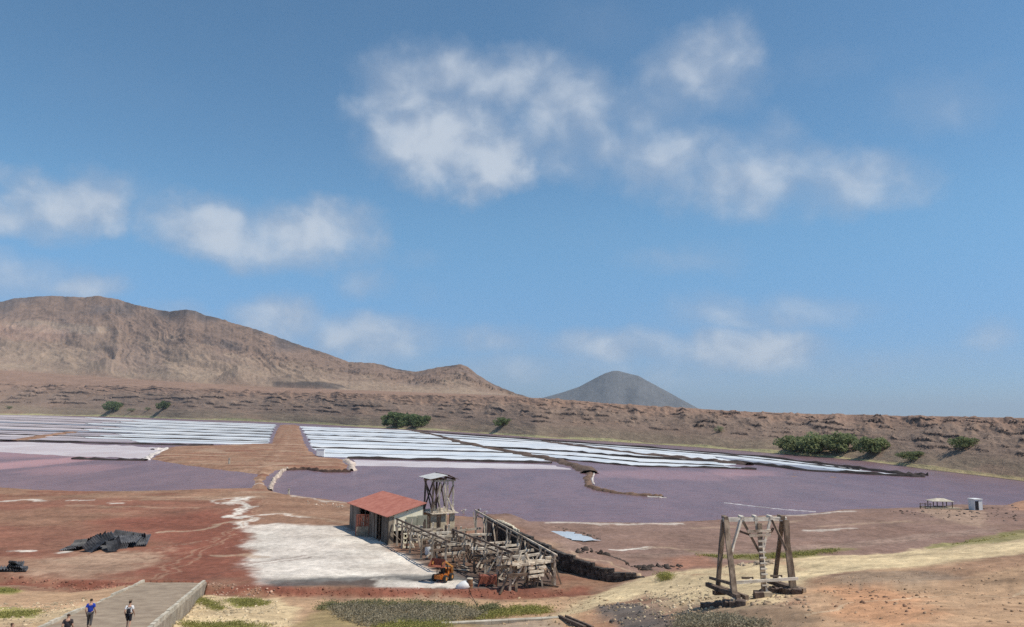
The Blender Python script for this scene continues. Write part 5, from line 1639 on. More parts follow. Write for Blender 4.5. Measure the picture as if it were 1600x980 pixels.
def corrugated(name, c, ln, wd, yaw, pitch, roll, label, ribs=16, bend=0.0, group=PG):
    V, Fc = [], []
    n_ = ribs * 2
    for i in range(n_ + 1):
        for j in range(5):
            x = (i / n_ - .5) * ln; y = (j / 4 - .5) * wd
            V.append((x, y, .10 * (1 if i % 2 else -1) + bend * ((j / 4 - .5) ** 2 * 4 - .5)))
    n1 = len(V)
    V += [(x, y, z - .035) for x, y, z in V]
    for i in range(n_):
        for j in range(4):
            a = i * 5 + j
            Fc += [(a, a + 5, a + 6, a + 1), (a + n1, a + 1 + n1, a + 6 + n1, a + 5 + n1)]
    for i in range(n_):
        for j in (0, 4):
            a = i * 5 + j; Fc.append((a, a + n1, a + 5 + n1, a + 5))
    o = mesh_py(name, V, Fc, M_PLASTIC)
    o.matrix_world = Matrix.Translation([float(q) for q in c]) @ Matrix.Rotation(yaw, 4, 'Z') @ Matrix.Rotation(pitch, 4, 'Y') @ Matrix.Rotation(roll, 4, 'X')
    return tag(o, label, 'sheet', group)


def gp(px, py, z=1.0):
    return atz(px, py, z)


corrugated('grey_sheet', gp(203, 846, 1.55), 4.6, 3.0, .25, -.10, .30, 'broad ribbed sheet at the right front of the grey heap', 20)
corrugated('grey_sheet', gp(186, 843, 1.95), 5.0, 2.6, .15, -.05, .22, 'ribbed sheet lying on the broad one in the grey heap', 18)
corrugated('grey_sheet', gp(168, 848, 1.7), 3.0, 2.4, -.5, .32, .35, 'tilted grey sheet in the middle of the heap', 10, .2)
corrugated('grey_sheet', gp(150, 846, 1.75), 3.4, 2.0, .5, -.45, .2, 'grey sheet leaning up to the left peak of the heap', 12, .1)
corrugated('grey_sheet', gp(130, 851, 1.45), 3.6, 2.0, .2, -.25, .25, 'long grey sheet sloping down on the left of the heap', 12, .15)
corrugated('grey_sheet', gp(112, 855, 1.3), 2.4, 1.8, -.15, -.2, .15, 'lowest grey sheet at the left end of the heap', 8)
corrugated('grey_sheet', gp(163, 841, 2.3), 2.6, 1.4, .9, -.2, .5, 'small upper sheet near the spikes of the heap', 8, .2)
corrugated('grey_sheet', gp(184, 855, 1.25), 2.2, 1.2, .1, .1, .7, 'curled grey strip along the foot of the heap', 10, .25)
corrugated('grey_sheet', gp(196, 840, 2.0), 4.4, 2.2, -.1, .10, .55, 'sheet propped along the back of the grey heap', 16, .15)
corrugated('grey_sheet', gp(140, 843, 2.0), 2.6, 1.8, .8, -.35, -.3, 'crumpled sheet behind the left peak of the heap', 9, .3)
corrugated('grey_sheet', gp(156, 854, 1.35), 1.8, 1.3, .3, .5, .6, 'short bent sheet over the gap in the heap', 7, .3)
corrugated('grey_sheet', gp(120, 850, 1.7), 2.2, 1.5, -.35, -.15, .5, 'half raised sheet above the left end of the heap', 8, .25)
corrugated('grey_sheet', gp(148, 850, 1.9), 2.4, 1.6, 1.2, -.5, .5, 'steeply tilted sheet in the left half of the heap', 8, .45)
corrugated('grey_sheet', gp(178, 850, 1.9), 2.2, 1.6, -.9, .45, .4, 'steeply tilted sheet in the right half of the heap', 8, .45)
corrugated('grey_sheet', gp(214, 841, 1.9), 2.0, 1.4, .7, -.3, -.35, 'curled sheet at the far right of the heap', 7, .4)
for k, (px, py, hh, lb) in enumerate([(161, 841, .95, 'left dark upturned flap of sheeting on the heap'), (205, 843, .8, 'right dark upturned flap of sheeting on the heap')]):
    c = gp(px, py, 1.7)
    o = mesh_py('torn_flap', [(-.9, 0, 0), (.15, .1, 0), (.22, .05, hh), (-.25, .05, hh * .45), (-.9, .25, -.1), (.15, .35, -.1), (.24, .16, hh), (-.25, .2, hh * .45)], [(0, 1, 2, 3), (7, 6, 5, 4), (0, 4, 5, 1), (1, 5, 6, 2), (2, 6, 7, 3), (3, 7, 4, 0)], M_BLACK)
    o.location = c
    tag(o, lb, 'flap', PG)
# smaller dark heap by the left edge: bundled sheets
c = gp(20, 893, 1.0)
hp = thing('sheet_bundle', 'small dark bundle of sheeting near the left edge', 'bundle', c)
for k, (dx_, dy_, z_, l_, w_, yaw, rl) in enumerate([(-.5, 0, .35, 2.4, 1.0, .1, .1), (.4, .1, .5, 1.8, 1.1, -.2, -.2), (.1, .2, .75, 1.5, .9, .35, .35), (.15, 0, .95, 1.1, .8, -.3, -.4), (1.0, -.1, .3, 1.1, .8, .3, .3), (-1.3, 0, .2, .9, .7, 0, 0)]):
    o = corrugated('sheet', (0, 0, 0), l_, w_, 0, 0, 0, None, 7, .1, None)
    for kk in ('label', 'category', 'group'):
        if kk in o: del o[kk]
    o.parent = hp
    o.matrix_basis = Matrix.Translation((dx_, dy_, z_)) @ Matrix.Rotation(yaw, 4, 'Z') @ Matrix.Rotation(rl, 4, 'X')

# ------------------------------------------------------------------ small buildings and posts
def hut(name, label, cat, px, py, z, w, d, h, parts, roof_over=.1):
    c = atz(px, py, z)
    t_ = thing(name, label, cat, c)
    boxes('wall', [(c + np.array([-w / 2, 0, -.2]), (w, .12 * w, 0), (-.12 * d, d, 0), UPZ * (h + .2))], M_WHITE, t_)
    boxes('roof', [(c + np.array([-w / 2 - roof_over, -roof_over, h]), (w + 2 * roof_over, .12 * w, 0), (-.12 * d, d + 2 * roof_over, 0), UPZ * .12)], M_WHITE, t_)
    return t_, c


t_, c = hut('pump_kiosk', 'white kiosk on the spit at the right shore', 'kiosk', 1530, 797, 1.0, 1.7, 1.7, 2.0, 1)
boxes('door', [(c + np.array([-.72, -.03, 0]), (.62, .074, 0), (-.01, .05, 0), UPZ * 1.7)], M_OPENING, t_)
boxes('door_frame', [(c + np.array([-.06, .045, .0]), (.07, .008, 0), (-.01, .05, 0), UPZ * 1.8)], M_BLACK, t_)
t_, c = hut('salt_store', 'small white store hut beside the causeway', 'hut', 500, 711.5, .6, 3.1, 3.0, 2.5, 1, .15)
boxes('door', [(c + np.array([-1.6, .1, 0]), (-.05, .4, 0), (.04, 0, 0), UPZ * 1.9)], M_OPENING, t_)
boxes('shaded_side', [(c + np.array([-1.62, -.05, 0]), (.06, 0, 0), (-.36, 3.0, 0), UPZ * 2.4)], surf('hut_shade', (.3, .28, .27), (.36, .34, .33), 1, .9, coord='P'), t_)  # thin darker sheet: shade on the hut's left side put into colour
# pavilion at the bathing spot
c = atz(1470, 794, 1.0)
pv = thing('beach_canopy', 'low pale canopy on short posts at the right shore', 'canopy', c)
V = [c + np.array(q) for q in [(-2.3, -1, 1.45), (2.3, -1, 1.4), (2.3, 1.4, 1.4), (-2.3, 1.4, 1.45), (-.7, .2, 1.95), (.8, .2, 1.92)]]
V += [v - UPZ * .08 for v in V]
part_mesh('roof', V, [(0, 1, 5, 4), (1, 2, 5), (2, 3, 4, 5), (3, 0, 4), (6, 10, 11, 7), (7, 11, 8), (8, 11, 10, 9), (9, 10, 6), (0, 6, 7, 1), (1, 7, 8, 2), (2, 8, 9, 3), (3, 9, 6, 0)], M_KERB, pv)
for x_ in (-1.9, 0, 1.9):
    for y_ in (-.8, 1.2):
        timber(pv, 'post', c + np.array([x_, y_, -.1]), c + np.array([x_, y_, 1.5]), .14, .14, M_WOODD, False)
boxes('deck', [(c + np.array([-3.4, -1.5, -.2]), (6.4, 0, 0), (0, 3.2, 0), UPZ * .35)], M_STONEL, pv)
timber(pv, 'bench', c + np.array([-1.6, -.6, .45]), c + np.array([1.6, -.6, .45]), .4, .1, M_WOODD, False)
c = atz(1446, 795, 1.0)
fn = thing('rail_fence', 'short dark rail fence left of the pale canopy', 'fence', c)
for x_ in (-1.0, 0, 1.0):
    timber(fn, 'post', c + np.array([x_, 0, -.1]), c + np.array([x_, 0, 1.1]), .12, .12, M_WOODD)
timber(fn, 'rail', c + np.array([-1.1, 0, .95]), c + np.array([1.3, 0, .9]), .08, .14, M_WOODD)
timber(fn, 'rail', c + np.array([-1.1, 0, .5]), c + np.array([1.3, 0, .45]), .08, .1, M_WOODD)
for k, (px, py, h_, w_, lb) in enumerate([(451, 772, 1.3, .35, 'pale marker post where the causeway meets the shore'), (358, 726, 1.9, .45, 'pale marker post on the brown earth tongue')]):
    c = atz(px, py, .6); c[2] = max(hz(c[0], c[1]), .2)
    mk_ = thing('marker_post', lb, 'post', c)
    timber(mk_, 'shaft', c - UPZ * .2, c + UPZ * h_, w_, w_, M_KERB)
    timber(mk_, 'cap', c + UPZ * h_, c + UPZ * (h_ + .12), w_ * 1.3, w_ * 1.3, M_KERB, False)
# salt crusted stumps in the shallows past the tower
for k, (px, py, h_, lb) in enumerate([(705, 801, 1.5, 'salt crusted stump standing in the lake beside the tower'), (724, 802, .7, 'low salt crusted stump right of the tower'), (747, 802, .8, 'forked dark stump in the shallows'), (757, 804, .6, 'rightmost low pale stump in the shallows')]):
    c = atz(px, py, 0.0)
    sm_ = thing('salt_stump', lb, 'stump', (c[0], c[1], -.2), 'stumps in the shallows')
    timber(sm_, 'trunk', c - UPZ * .4, c + np.array([.12, 0, h_]), .34, .3, M_WOODD if k in (0, 2) else M_WOODP)
    timber(sm_, 'branch', c + UPZ * h_ * .5, c + np.array([.5, 0, h_ * 1.05]), .22, .2, M_WHITE)
    timber(sm_, 'branch', c + UPZ * h_ * .4, c + np.array([-.45, 0, h_ * .7]), .2, .16, M_WOODP)
# foreground concrete ledge and two beams at the lower edge
lg = [ground_at(690, 975), ground_at(872, 966)]
ld = thing('concrete_ledge', 'pale concrete ledge at the lower edge of the picture', 'ledge', (*lg[0][:2], lg[0][2]))
n_ = 7
for k in range(n_):
    a = lg[0] + (lg[1] - lg[0]) * k / n_; b_ = lg[0] + (lg[1] - lg[0]) * (k + 1) / n_
    boxes('ledge_slab', [(a + np.array([0, -.1, -.4]), (b_ - a) * .985, np.array([.05, -.5, 0]), UPZ * .58)], M_KERB, ld)
a, b_ = ground_at(872, 966), ground_at(912, 984)
for k, off in enumerate((0, .55)):
    r_ = thing('timber_baulk', ['left of two dark baulks lying at the lower edge', 'right of two dark baulks lying at the lower edge'][k], 'baulk', a)
    o0, o1 = a + np.array([off + .1, .1, .1]), b_ + np.array([off + .1, .1, .12])
    timber(r_, 'beam', o0, o1, .22, .2, M_WOODD)
    timber(r_, 'packing_block', o0 + (o1 - o0) * .45 - UPZ * .18, o0 + (o1 - o0) * .45 + UPZ * .0 + np.array([.01, .3, -.14]), .2, .16, M_WOODD)


# ------------------------------------------------------------------ stones and scrub
def world_poly(pix):
    return np.array([ground_at(*q)[:2] for q in pix])


def scatter(pix, n_, rs):
    wp = world_poly(pix)
    out = np.empty((0, 2))
    while len(out) < n_:
        q = rs.uniform(wp.min(0), wp.max(0), (n_ * 3, 2))
        q = q[inside(q[:, 0], q[:, 1], wp)]
        out = np.concatenate([out, q])
    return out[:n_]


rs = np.random.RandomState(77)
SP, SS, SC = [], [], []
for pix, n_, s0, s1, colr in [([(960, 935), (1100, 900), (1090, 960), (980, 975)], 300, .05, .16, (.5, .4, .27)), ([(1000, 930), (1110, 920), (1120, 960), (1020, 950)], 200, .06, .18, (.5, .4, .27)),
                              ([(1280, 905), (1600, 880), (1600, 980), (1250, 980)], 520, .03, .12, (.42, .28, .18)), ([(1300, 915), (1430, 930), (1420, 965), (1300, 950)], 60, .06, .18, (.30, .18, .12)),
                              ([(300, 940), (430, 936), (460, 980), (250, 985)], 700, .05, .19, (.52, .42, .28)), ([(320, 914), (430, 918), (430, 932), (330, 930)], 90, .08, .22, (.42, .27, .2)),
                              ([(0, 945), (140, 935), (100, 965), (0, 985)], 330, .05, .17, (.46, .36, .24)), ([(430, 917), (880, 921), (880, 932), (430, 932)], 330, .05, .16, (.26, .11, .075)),
                              ([(0, 898), (200, 911), (200, 920), (0, 912)], 170, .06, .2, (.28, .13, .09)), ([(800, 935), (960, 925), (980, 980), (760, 975)], 330, .05, .18, (.40, .29, .18)),
                              ([(1090, 935), (1260, 930), (1270, 955), (1090, 955)], 160, .06, .2, (.34, .25, .17)), ([(930, 945), (1010, 945), (1070, 980), (960, 980)], 200, .05, .2, (.13, .115, .105)),
                              ([(1120, 880), (1210, 876), (1215, 886), (1125, 888)], 60, .15, .4, (.42, .33, .24)), ([(905, 858), (1070, 884), (1060, 890), (900, 864)], 120, .15, .45, (.07, .055, .048)),
                              ([(770, 815), (800, 822), (812, 834), (785, 830)], 150, .12, .34, (.60, .54, .42)), ([(1370, 800), (1600, 790), (1590, 815), (1480, 812)], 110, .12, .34, (.13, .10, .085)),
                              ([(865, 822), (935, 838), (948, 846), (900, 838)], 50, .1, .3, (.12, .095, .08)), ([(480, 782), (545, 790), (540, 797), (470, 786)], 40, .1, .3, (.42, .34, .27))]:
    q = scatter(pix, n_, rs)
    z_ = height(q[:, 0], q[:, 1])
    SP.append(np.column_stack([q, z_])); SS.append(s0 + (s1 - s0) * rs.power(.6, n_) ** 2.2)
    SC.append(np.array(colr)[None] * rs.uniform(.55, 1.4, (n_, 1)))
boulders('stones', np.concatenate(SP), np.concatenate(SS), np.concatenate(SC), M_EARTH, 9, .7, label='loose stones littering the foreground slopes and banks', cat='stones', kind='stuff')


def scrub(name, pix, n_, h0, h1, mat, label, rnd_, leaf=.10, per=26):
    """low tangled growth: tufts of small crossed leaf faces"""
    rs = np.random.RandomState(rnd_)
    q = scatter(pix, n_ * 2, rs)
    wp = world_poly(pix)
    dn = fbm(q[:, 0] / 1.5 + rnd_, q[:, 1] / 1.5, 4) + .9 * np.clip(poly_sd(q[:, 0], q[:, 1], wp) / 1.6, 0, 1) + rs.uniform(-.35, .35, len(q))
    q = q[np.argsort(-dn)[:n_]]
    z_ = height(q[:, 0], q[:, 1])
    sz = rs.uniform(.5, 1.2, n_)
    P_ = np.repeat(np.column_stack([q, z_]), per, 0)
    S_ = np.repeat(sz, per)
    off = rs.normal(0, 1, (n_ * per, 3)) * np.array([.34, .34, 0]) * S_[:, None]
    hh = rs.uniform(0, 1, n_ * per) ** .8 * (h0 + (h1 - h0) * S_)
    C_ = P_ + off + np.column_stack([np.zeros((n_ * per, 2)), hh])
    d1 = rs.normal(0, 1, (n_ * per, 3)); d1 /= np.linalg.norm(d1, axis=1)[:, None]
    d2 = np.cross(d1, rs.normal(0, 1, (n_ * per, 3))); d2 /= np.linalg.norm(d2, axis=1)[:, None]
    l_ = (leaf * .72 * rs.uniform(.5, 1.5, n_ * per))[:, None]
    V = np.stack([C_ - d1 * l_, C_ + d2 * l_ * .45, C_ + d1 * l_, C_ - d2 * l_ * .45], 1).reshape(-1, 3)
    Fc = np.arange(len(V)).reshape(-1, 4)
    return tag(mesh_np(name, V, Fc, mat), label, 'scrub', kind='stuff')


scrub('scrub', [(500, 950), (560, 943), (640, 946), (700, 948), (760, 952), (765, 968), (690, 978), (560, 985), (500, 965)], 900, .1, .42, M_SCRUB, 'tangled grey scrub in the hollow below the red bank', 1, .11)
scrub('scrub', [(490, 943), (640, 940), (740, 942), (760, 950), (600, 950), (500, 956)], 380, .1, .36, M_SCRUBD, 'dark green scrub along the back of the grey thicket', 2, .10)
scrub('scrub', [(590, 975), (700, 966), (720, 985), (580, 990)], 500, .1, .3, M_SCRUBG, 'yellow green low growth at the bottom middle', 3, .08)
scrub('scrub', [(745, 962), (800, 950), (862, 950), (868, 960), (800, 966), (745, 970)], 360, .08, .3, M_SCRUBG, 'green growth beside the concrete ledge', 4, .09)
scrub('scrub', [(288, 943), (306, 939), (350, 951), (340, 957), (300, 948)], 260, .03, .14, M_SCRUBG, 'flat green succulent mat right of the ramp', 5, .07)
scrub('scrub', [(352, 939), (366, 935), (420, 939), (418, 946), (370, 949)], 280, .03, .14, M_SCRUBG, 'yellow green mat below the red bank', 6, .07)
scrub('scrub', [(0, 920), (34, 923), (15, 928), (-20, 928)], 150, .05, .16, M_SCRUBG, 'green mat on the slope at the far left', 7, .07)
scrub('scrub', [(-20, 956), (70, 954), (50, 964), (-20, 967)], 200, .03, .12, M_SCRUBG, 'long green mat above the lower left corner', 8, .07)
scrub('scrub', [(1050, 968), (1110, 962), (1200, 972), (1210, 990), (1050, 990)], 420, .1, .38, M_SCRUB, 'grey brush at the lower edge below the pylon', 9, .09)
scrub('scrub', [(1085, 868), (1190, 868), (1300, 858), (1330, 861), (1250, 872), (1130, 874)], 170, .06, .24, M_SCRUBG, 'olive tufts behind the pylon', 10, .12)
scrub('scrub', [(1455, 857), (1520, 844), (1605, 829), (1605, 834), (1540, 850), (1470, 860)], 240, .06, .24, M_SCRUBG, 'olive grass strip beyond the sandy crest on the right', 11, .12)
scrub('scrub', [(1030, 903), (1048, 901), (1050, 906), (1034, 908)], 60, .2, .6, M_SCRUBG, 'single round tuft on the sand near the stone wall', 12, .10)
scrub('scrub', [(280, 976), (370, 973), (420, 980), (300, 990)], 260, .06, .25, M_SCRUBG, 'green growth at the lower edge right of the ramp', 13, .08)
scrub('scrub', [(752, 952), (778, 950), (780, 957), (756, 959)], 90, .2, .6, M_SCRUBD, 'dark bush where the cable ends', 14, .11)


# ------------------------------------------------------------------ acacias on the crater wall
def wall_at(px, py):
    a = az_of(px, py); j = int(np.argmin(np.abs(waz - a)))
    sl = (Zw[:, j] - CZ) / Rw[:, j]
    k = np.nonzero(sl >= slope_of(px, py))[0]
    k = max(int(k[0]) if len(k) else NRW - 1, 12)
    r_ = Rw[k, j]
    return np.array([r_ * math.sin(a), r_ * math.cos(a), Zw[k, j]]), r_ / F


def tree(px, py, wpx, hpx, label, rnd_, mat=None, nl=1700, group='acacias on the crater wall', cat='tree', name='acacia_tree'):
    base, pm_ = wall_at(px, py)
    rs = np.random.RandomState(rnd_)
    W_, H_ = wpx * pm_ * 1.08, hpx * pm_ * 1.0
    t_ = thing(name, label, cat, base, group)
    tips = []
    # trunk forking low into spreading limbs
    V, Fc = [], []
    def limb(p0, p1, r0, r1):
        d = p1 - p0; L = np.linalg.norm(d) + 1e-6; d = d / L
        x = np.cross(d, [0, .3, 1.]); x /= np.linalg.norm(x) + 1e-9; y = np.cross(d, x)
        k = len(V)
        for p_, r in ((p0, r0), (p1, r1)):
            for a in range(6):
                V.append(p_ + (x * math.cos(a * math.pi / 3) + y * math.sin(a * math.pi / 3)) * r)
        for a in range(6):
            Fc.append((k + a, k + (a + 1) % 6, k + 6 + (a + 1) % 6, k + 6 + a))
    tr_ = W_ * .022 + .08
    fork = np.array([0, 0, H_ * .22])
    limb(np.array([0, 0, -H_ * .1]), fork, tr_ * 1.4, tr_)
    nlobe = 20
    for k in range(nlobe):
        a = k * 2.4 + rs.uniform(-.4, .4); r = math.sqrt((k + .5) / nlobe) * .42
        top_ = H_ * (.80 - 1.5 * r ** 1.9) * rs.uniform(.82, 1.1)
        q = np.array([math.cos(a) * r * W_, math.sin(a) * r * W_ * .8, top_ if k % 3 else top_ * .5])
        tips.append(q); limb(fork * rs.uniform(.5, 1), q, tr_ * .5, tr_ * .15)
    part = mesh_py('trunk', V, Fc, M_BARK, t_)
    tips = np.array(tips)
    which = rs.randint(0, nlobe, nl)
    lob = rs.uniform(.75, 1.2, nlobe)[which]
    d = rs.normal(0, 1, (nl, 3)); d /= np.linalg.norm(d, axis=1)[:, None]
    C_ = tips[which] + d * (rs.uniform(.35, 1, nl) ** .5 * lob)[:, None] * np.array([W_ * .15, W_ * .14, H_ * .22])
    C_[:, 2] = np.maximum(C_[:, 2], H_ * .02)
    n1 = rs.normal(0, 1, (nl, 3)); n1 /= np.linalg.norm(n1, axis=1)[:, None]
    n2 = np.cross(n1, rs.normal(0, 1, (nl, 3))); n2 /= np.linalg.norm(n2, axis=1)[:, None]
    l_ = (math.sqrt(W_ * H_) * .042 * rs.uniform(.6, 1.4, nl))[:, None]
    VL = np.stack([C_ - n1 * l_, C_ + n2 * l_ * .7, C_ + n1 * l_, C_ - n2 * l_ * .7], 1).reshape(-1, 3)
    mesh_np('crown', VL, np.arange(len(VL)).reshape(-1, 4), mat or M_LEAF, t_)
    return t_


for k, (px, py, w_, h_, lb, lm) in enumerate([
        (176, 643, 26, 15, 'dark acacia at the far left foot of the crater wall', 0), (255, 641, 20, 13, 'rounded acacia second from the left on the far wall', 0),
        (620, 667, 46, 24, 'left half of the dense pair of acacias behind the central pans', 0), (650, 668, 44, 22, 'right half of the dense pair of acacias behind the central pans', 0),
        (785, 667, 27, 15, 'lone acacia behind the central pans', 0),
        (1243, 706, 54, 24, 'left tree of the largest acacia clump on the right wall', 1), (1279, 708, 58, 28, 'middle tree of the largest acacia clump on the right wall', 1), (1316, 707, 48, 28, 'right tree of the largest acacia clump on the right wall', 1),
        (1364, 709, 46, 24, 'acacia right of the largest clump with dark ground beside it', 1), (1425, 719, 36, 13, 'low spreading acacia near the shore strip', 1), (1508, 701, 38, 16, 'rightmost acacia high on the wall', 1)]):
    tree(px, py, w_, h_, lb, 300 + k, M_LEAFL if lm else M_LEAF, 2600 if w_ > 40 else 1700)
for k, (px, py, w_, h_, lb) in enumerate([(205, 643.5, 13, 5, 'small bush right of the leftmost acacia'), (231, 641.5, 10, 5, 'tiny bush between the two left acacias'), (1124, 675, 16, 9, 'small bush among the ledges above the eastern pans'), (14, 639, 9, 4, 'tiny bush by the left edge of the far wall')]):
    tree(px, py, w_, h_, lb, 340 + k, M_LEAF, 420, 'bushes on the crater wall', 'bush', 'bush')

# ------------------------------------------------------------------ people on the ramp
M_SKIN = surf('skin', (.45, .26, .18), (.52, .31, .22), 4, .6, bump=0)
M_HAIR = surf('dark_hair', (.02, .014, .01), (.045, .03, .022), 8, .7, bump=0)
M_HAIRB = surf('brown_hair', (.07, .04, .025), (.12, .07, .04), 8, .7, bump=0)
M_BLUE = surf('blue_shirt', (.012, .035, .30), (.022, .06, .42), 2, .85, bump=0)
M_WSHIRT = surf('white_shirt', (.74, .74, .75), (.80, .80, .80), 2, .85, bump=0)
M_DSHIRT = surf('dark_shirt', (.035, .03, .032), (.06, .05, .052), 2, .85, bump=0)
M_NAVY = surf('dark_cloth', (.012, .012, .018), (.028, .027, .035), 3, .85, bump=0)
M_GREYT = surf('grey_trousers', (.07, .065, .065), (.11, .10, .10), 3, .85, bump=0)
M_CAP = surf('tan_cap', (.42, .33, .22), (.5, .4, .28), 3, .85, bump=0)


def skinned(name, verts, edges, radii, mat, parent, root=0, levels=2):
    me = bpy.data.meshes.new(name)
    me.from_pydata(verts, edges, [])
    o = bpy.data.objects.new(name, me)
    COL.objects.link(o)
    mod = o.modifiers.new('skin', 'SKIN')
    mod.use_smooth_shade = True
    sv = me.skin_vertices[0].data
    for i, r in enumerate(radii):
        sv[i].radius = r if isinstance(r, tuple) else (r, r)
        sv[i].use_root = (i == root)
    sub = o.modifiers.new('sub', 'SUBSURF'); sub.levels = levels; sub.render_levels = levels
    me.materials.append(mat)
    o.parent = parent
    return o


def person(loc, yaw, label, shirt, legs, hair, long_legs, pack=None, cap=None, stride=.22, hgt=1.0, arm=.1):
    t_ = thing('person', label, 'person', loc)
    t_.rotation_euler = (0, 0, yaw); t_.scale = (hgt,) * 3
    s_ = stride
    B = [(0, 0, .95), (0, .02, 1.15), (0, .02, 1.38), (0, .03, 1.50), (0, .05, 1.60), (0, .06, 1.70),
         (-.10, 0, .90), (-.10, s_ * .55, .50), (-.10, s_ * .2, .09), (-.10, s_ * .2 + .15, .035), (.10, 0, .90), (.10, -s_ * .25, .50), (.11, -s_ * 1.1, .11), (.11, -s_ * 1.1 + .14, .04),
         (-.19, .01, 1.41), (-.235, -.04 - arm, 1.14), (-.23, .10 - arm, .90), (-.22, .14 - arm, .82), (.19, .01, 1.41), (.235, -.02 + arm * .3, 1.14), (.24, .12 + arm, .91), (.235, .17 + arm, .83)]
    E_ = [(0, 1), (1, 2), (2, 3), (3, 4), (4, 5), (0, 6), (6, 7), (7, 8), (8, 9), (0, 10), (10, 11), (11, 12), (12, 13), (2, 14), (14, 15), (15, 16), (16, 17), (2, 18), (18, 19), (19, 20), (20, 21)]
    Rr_ = [(.15, .105), (.135, .095), (.155, .10), (.058, .058), (.082, .095), (.075, .09), .088, .060, .042, .035, .088, .060, .042, .035, .060, .045, .034, .026, .060, .045, .034, .026]
    body = skinned('body', B, E_, Rr_, M_SKIN, t_)
    # hands with separate fingers
    for sgn, wr in ((-1, B[17]), (1, B[21])):
        hv, he, hr = [wr, (wr[0], wr[1] + .03, wr[2] - .07)], [(0, 1)], [(.018, .034), (.016, .036)]
        for f_ in range(4):
            k = len(hv); yy = wr[1] + .03 + (f_ - 1.5) * .02; ln = (.07, .08, .078, .06)[f_]
            hv += [(wr[0], yy, wr[2] - .07 - ln * .55), (wr[0] - sgn * .015, yy, wr[2] - .07 - ln)]
            he += [(1, k), (k, k + 1)]; hr += [.0085, .0075]
        k = len(hv); hv += [(wr[0] - sgn * .01, wr[1] + .07, wr[2] - .045), (wr[0] - sgn * .015, wr[1] + .085, wr[2] - .08)]; he += [(0, k), (k, k + 1)]; hr += [.011, .009]
        skinned('hand', hv, he, hr, M_SKIN, t_, 0, 1)
    # shirt with short sleeves
    skinned('shirt', [(0, .0, .90), (0, .02, 1.15), (0, .02, 1.37), (0, .03, 1.455), (-.19, .01, 1.41), (-.222, -.02 - arm * .6, 1.22), (.19, .01, 1.41), (.222, -.01 + arm * .2, 1.22)],
            [(0, 1), (1, 2), (2, 3), (2, 4), (4, 5), (2, 6), (6, 7)], [(.178, .128), (.165, .12), (.185, .125), (.085, .08), .082, .070, .082, .070], shirt, t_)
    # trousers or shorts
    zk = .16 if long_legs else .52
    def along_leg(top, knee, ank, z):
        if z >= knee[2]:
            k = (top[2] - z) / (top[2] - knee[2]); return tuple(top[i] + (knee[i] - top[i]) * k for i in range(3))
        k = (knee[2] - z) / (knee[2] - ank[2]); return tuple(knee[i] + (ank[i] - knee[i]) * k for i in range(3))
    vs_ = [(0, 0, .96)]; es_ = []; rs_ = [(.168, .125)]
    for (i0, i1, i2) in ((6, 7, 8), (10, 11, 12)):
        k = len(vs_)
        vs_ += [B[i0], along_leg(B[i0], B[i1], B[i2], max(zk, .6))]; rs_ += [.108, .088]; es_ += [(0, k), (k, k + 1)]
        if long_legs:
            vs_ += [B[i1], along_leg(B[i0], B[i1], B[i2], zk)]; rs_ += [.078, .062]; es_ += [(k + 1, k + 2), (k + 2, k + 3)]
        else:
            vs_ += [along_leg(B[i0], B[i1], B[i2], zk)]; rs_ += [.088]; es_ += [(k + 1, k + 2)]
    skinned('trousers' if long_legs else 'shorts', vs_, es_, rs_, legs, t_)
    for i0, i1 in ((8, 9), (12, 13)):
        a, b_ = B[i0], B[i1]
        skinned('shoe', [(a[0], a[1] - .03, a[2] - .03), (b_[0], b_[1] - .05, b_[2]), (b_[0], b_[1] + .03, b_[2] - .005)], [(0, 1), (1, 2)], [(.052, .05), .045, .035], M_NAVY, t_)
    # head: face, ears, hair
    hd = skinned('hair', [(0, .02, 1.60), (0, .03, 1.70), (0, .055, 1.755)], [(0, 1), (1, 2)], [(.082, .075), (.092, .092), (.075, .088)], hair, t_)
    for sgn in (-1, 1):
        skinned('ear', [(sgn * .085, .06, 1.64), (sgn * .095, .055, 1.68)], [(0, 1)], [(.012, .02), (.012, .022)], M_SKIN, t_, 0, 1)
        skinned('eye', [(sgn * .032, .135, 1.675), (sgn * .032, .147, 1.675)], [(0, 1)], [.012, .008], M_WHITE, t_, 0, 1)
    skinned('nose', [(0, .14, 1.67), (0, .165, 1.635)], [(0, 1)], [.010, .015], M_SKIN, t_, 0, 1)
    skinned('mouth', [(-.025, .143, 1.60), (.025, .143, 1.60)], [(0, 1)], [.008, .008], M_RUSTRED, t_, 0, 1)
    if cap:
        skinned('cap', [(0, .04, 1.73), (0, .05, 1.775), (0, .14, 1.735), (0, .20, 1.725)], [(0, 1), (0, 2), (2, 3)], [(.098, .108), (.08, .09), (.085, .018), (.065, .012)], cap, t_)
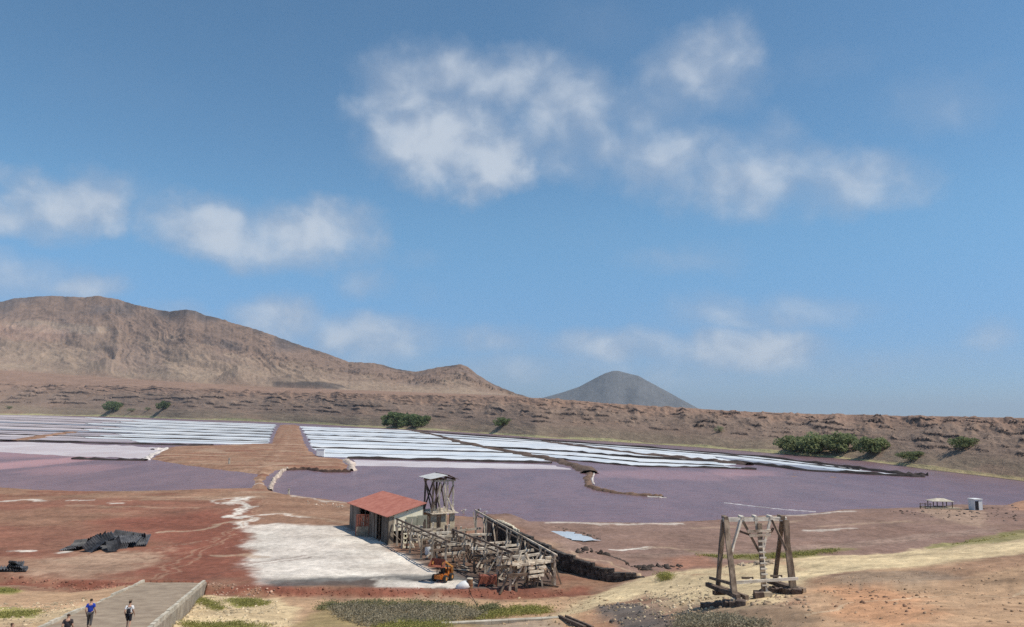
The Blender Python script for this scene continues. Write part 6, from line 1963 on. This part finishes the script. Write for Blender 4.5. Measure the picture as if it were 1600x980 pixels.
    if pack:
        skinned('backpack', [(0, -.15, 1.0), (0, -.185, 1.15), (0, -.165, 1.36)], [(0, 1), (1, 2)], [(.12, .085), (.15, .11), (.115, .075)], pack, t_)
        for sgn in (-1, 1):
            skinned('strap', [(sgn * .11, -.13, 1.34), (sgn * .115, .0, 1.475), (sgn * .12, .14, 1.36), (sgn * .15, .06, 1.12), (sgn * .11, -.10, 1.06)], [(0, 1), (1, 2), (2, 3), (3, 4)], [(.028, .015)] * 5, pack, t_, 0, 1)
    return t_


def on_road(px, y):
    q = aty(px, 975, y)
    return (float(q[0]), y, road_z(y) + .02)


q = at_road(139, 982)
person((q[0], q[1], road_z(q[1]) + .01), math.radians(12), 'person in a bright blue shirt and dark trousers walking down the ramp', M_BLUE, M_GREYT, M_HAIR, True, stride=.16, hgt=1.03)
q = at_road(200, 984)
person((q[0], q[1], road_z(q[1]) + .01), math.radians(10), 'person in white shirt and black shorts with backpack and cap on the ramp', M_WSHIRT, M_NAVY, M_HAIR, False, M_NAVY, M_CAP, stride=.2, hgt=.99)
person(on_road(106, 43.0), math.radians(14), 'person in a dark shirt with backpack at the bottom edge', M_DSHIRT, M_NAVY, M_HAIRB, False, M_NAVY, stride=.2, hgt=1.0)
person(on_road(18, 40.2), math.radians(-60), 'person whose brown haired head alone shows in the lower left corner', M_GREYT, M_NAVY, M_HAIRB, True, stride=.15, hgt=.94)

# ------------------------------------------------------------------ thin sea haze over the whole place
hm = bpy.data.materials.new('haze')
hm.use_nodes = True
hn = hm.node_tree
hn.nodes.clear()
hv_ = hn.nodes.new('ShaderNodeVolumePrincipled')
hv_.inputs['Color'].default_value = HAZE_COLOR
hv_.inputs['Density'].default_value = HAZE_DENSITY
hv_.inputs['Anisotropy'].default_value = 0.2
ho = hn.nodes.new('ShaderNodeOutputMaterial')
hn.links.new(hv_.outputs[0], ho.inputs['Volume'])
hb = mesh_py('haze', [(x, y, z) for z in (-7, 900) for x, y in ((-46000, -46000), (46000, -46000), (46000, 46000), (-46000, 46000))],
             [(3, 2, 1, 0), (4, 5, 6, 7), (0, 1, 5, 4), (1, 2, 6, 5), (2, 3, 7, 6), (3, 0, 4, 7)], hm)
tag(hb, 'thin pale sea haze over the island', 'haze', kind='stuff')
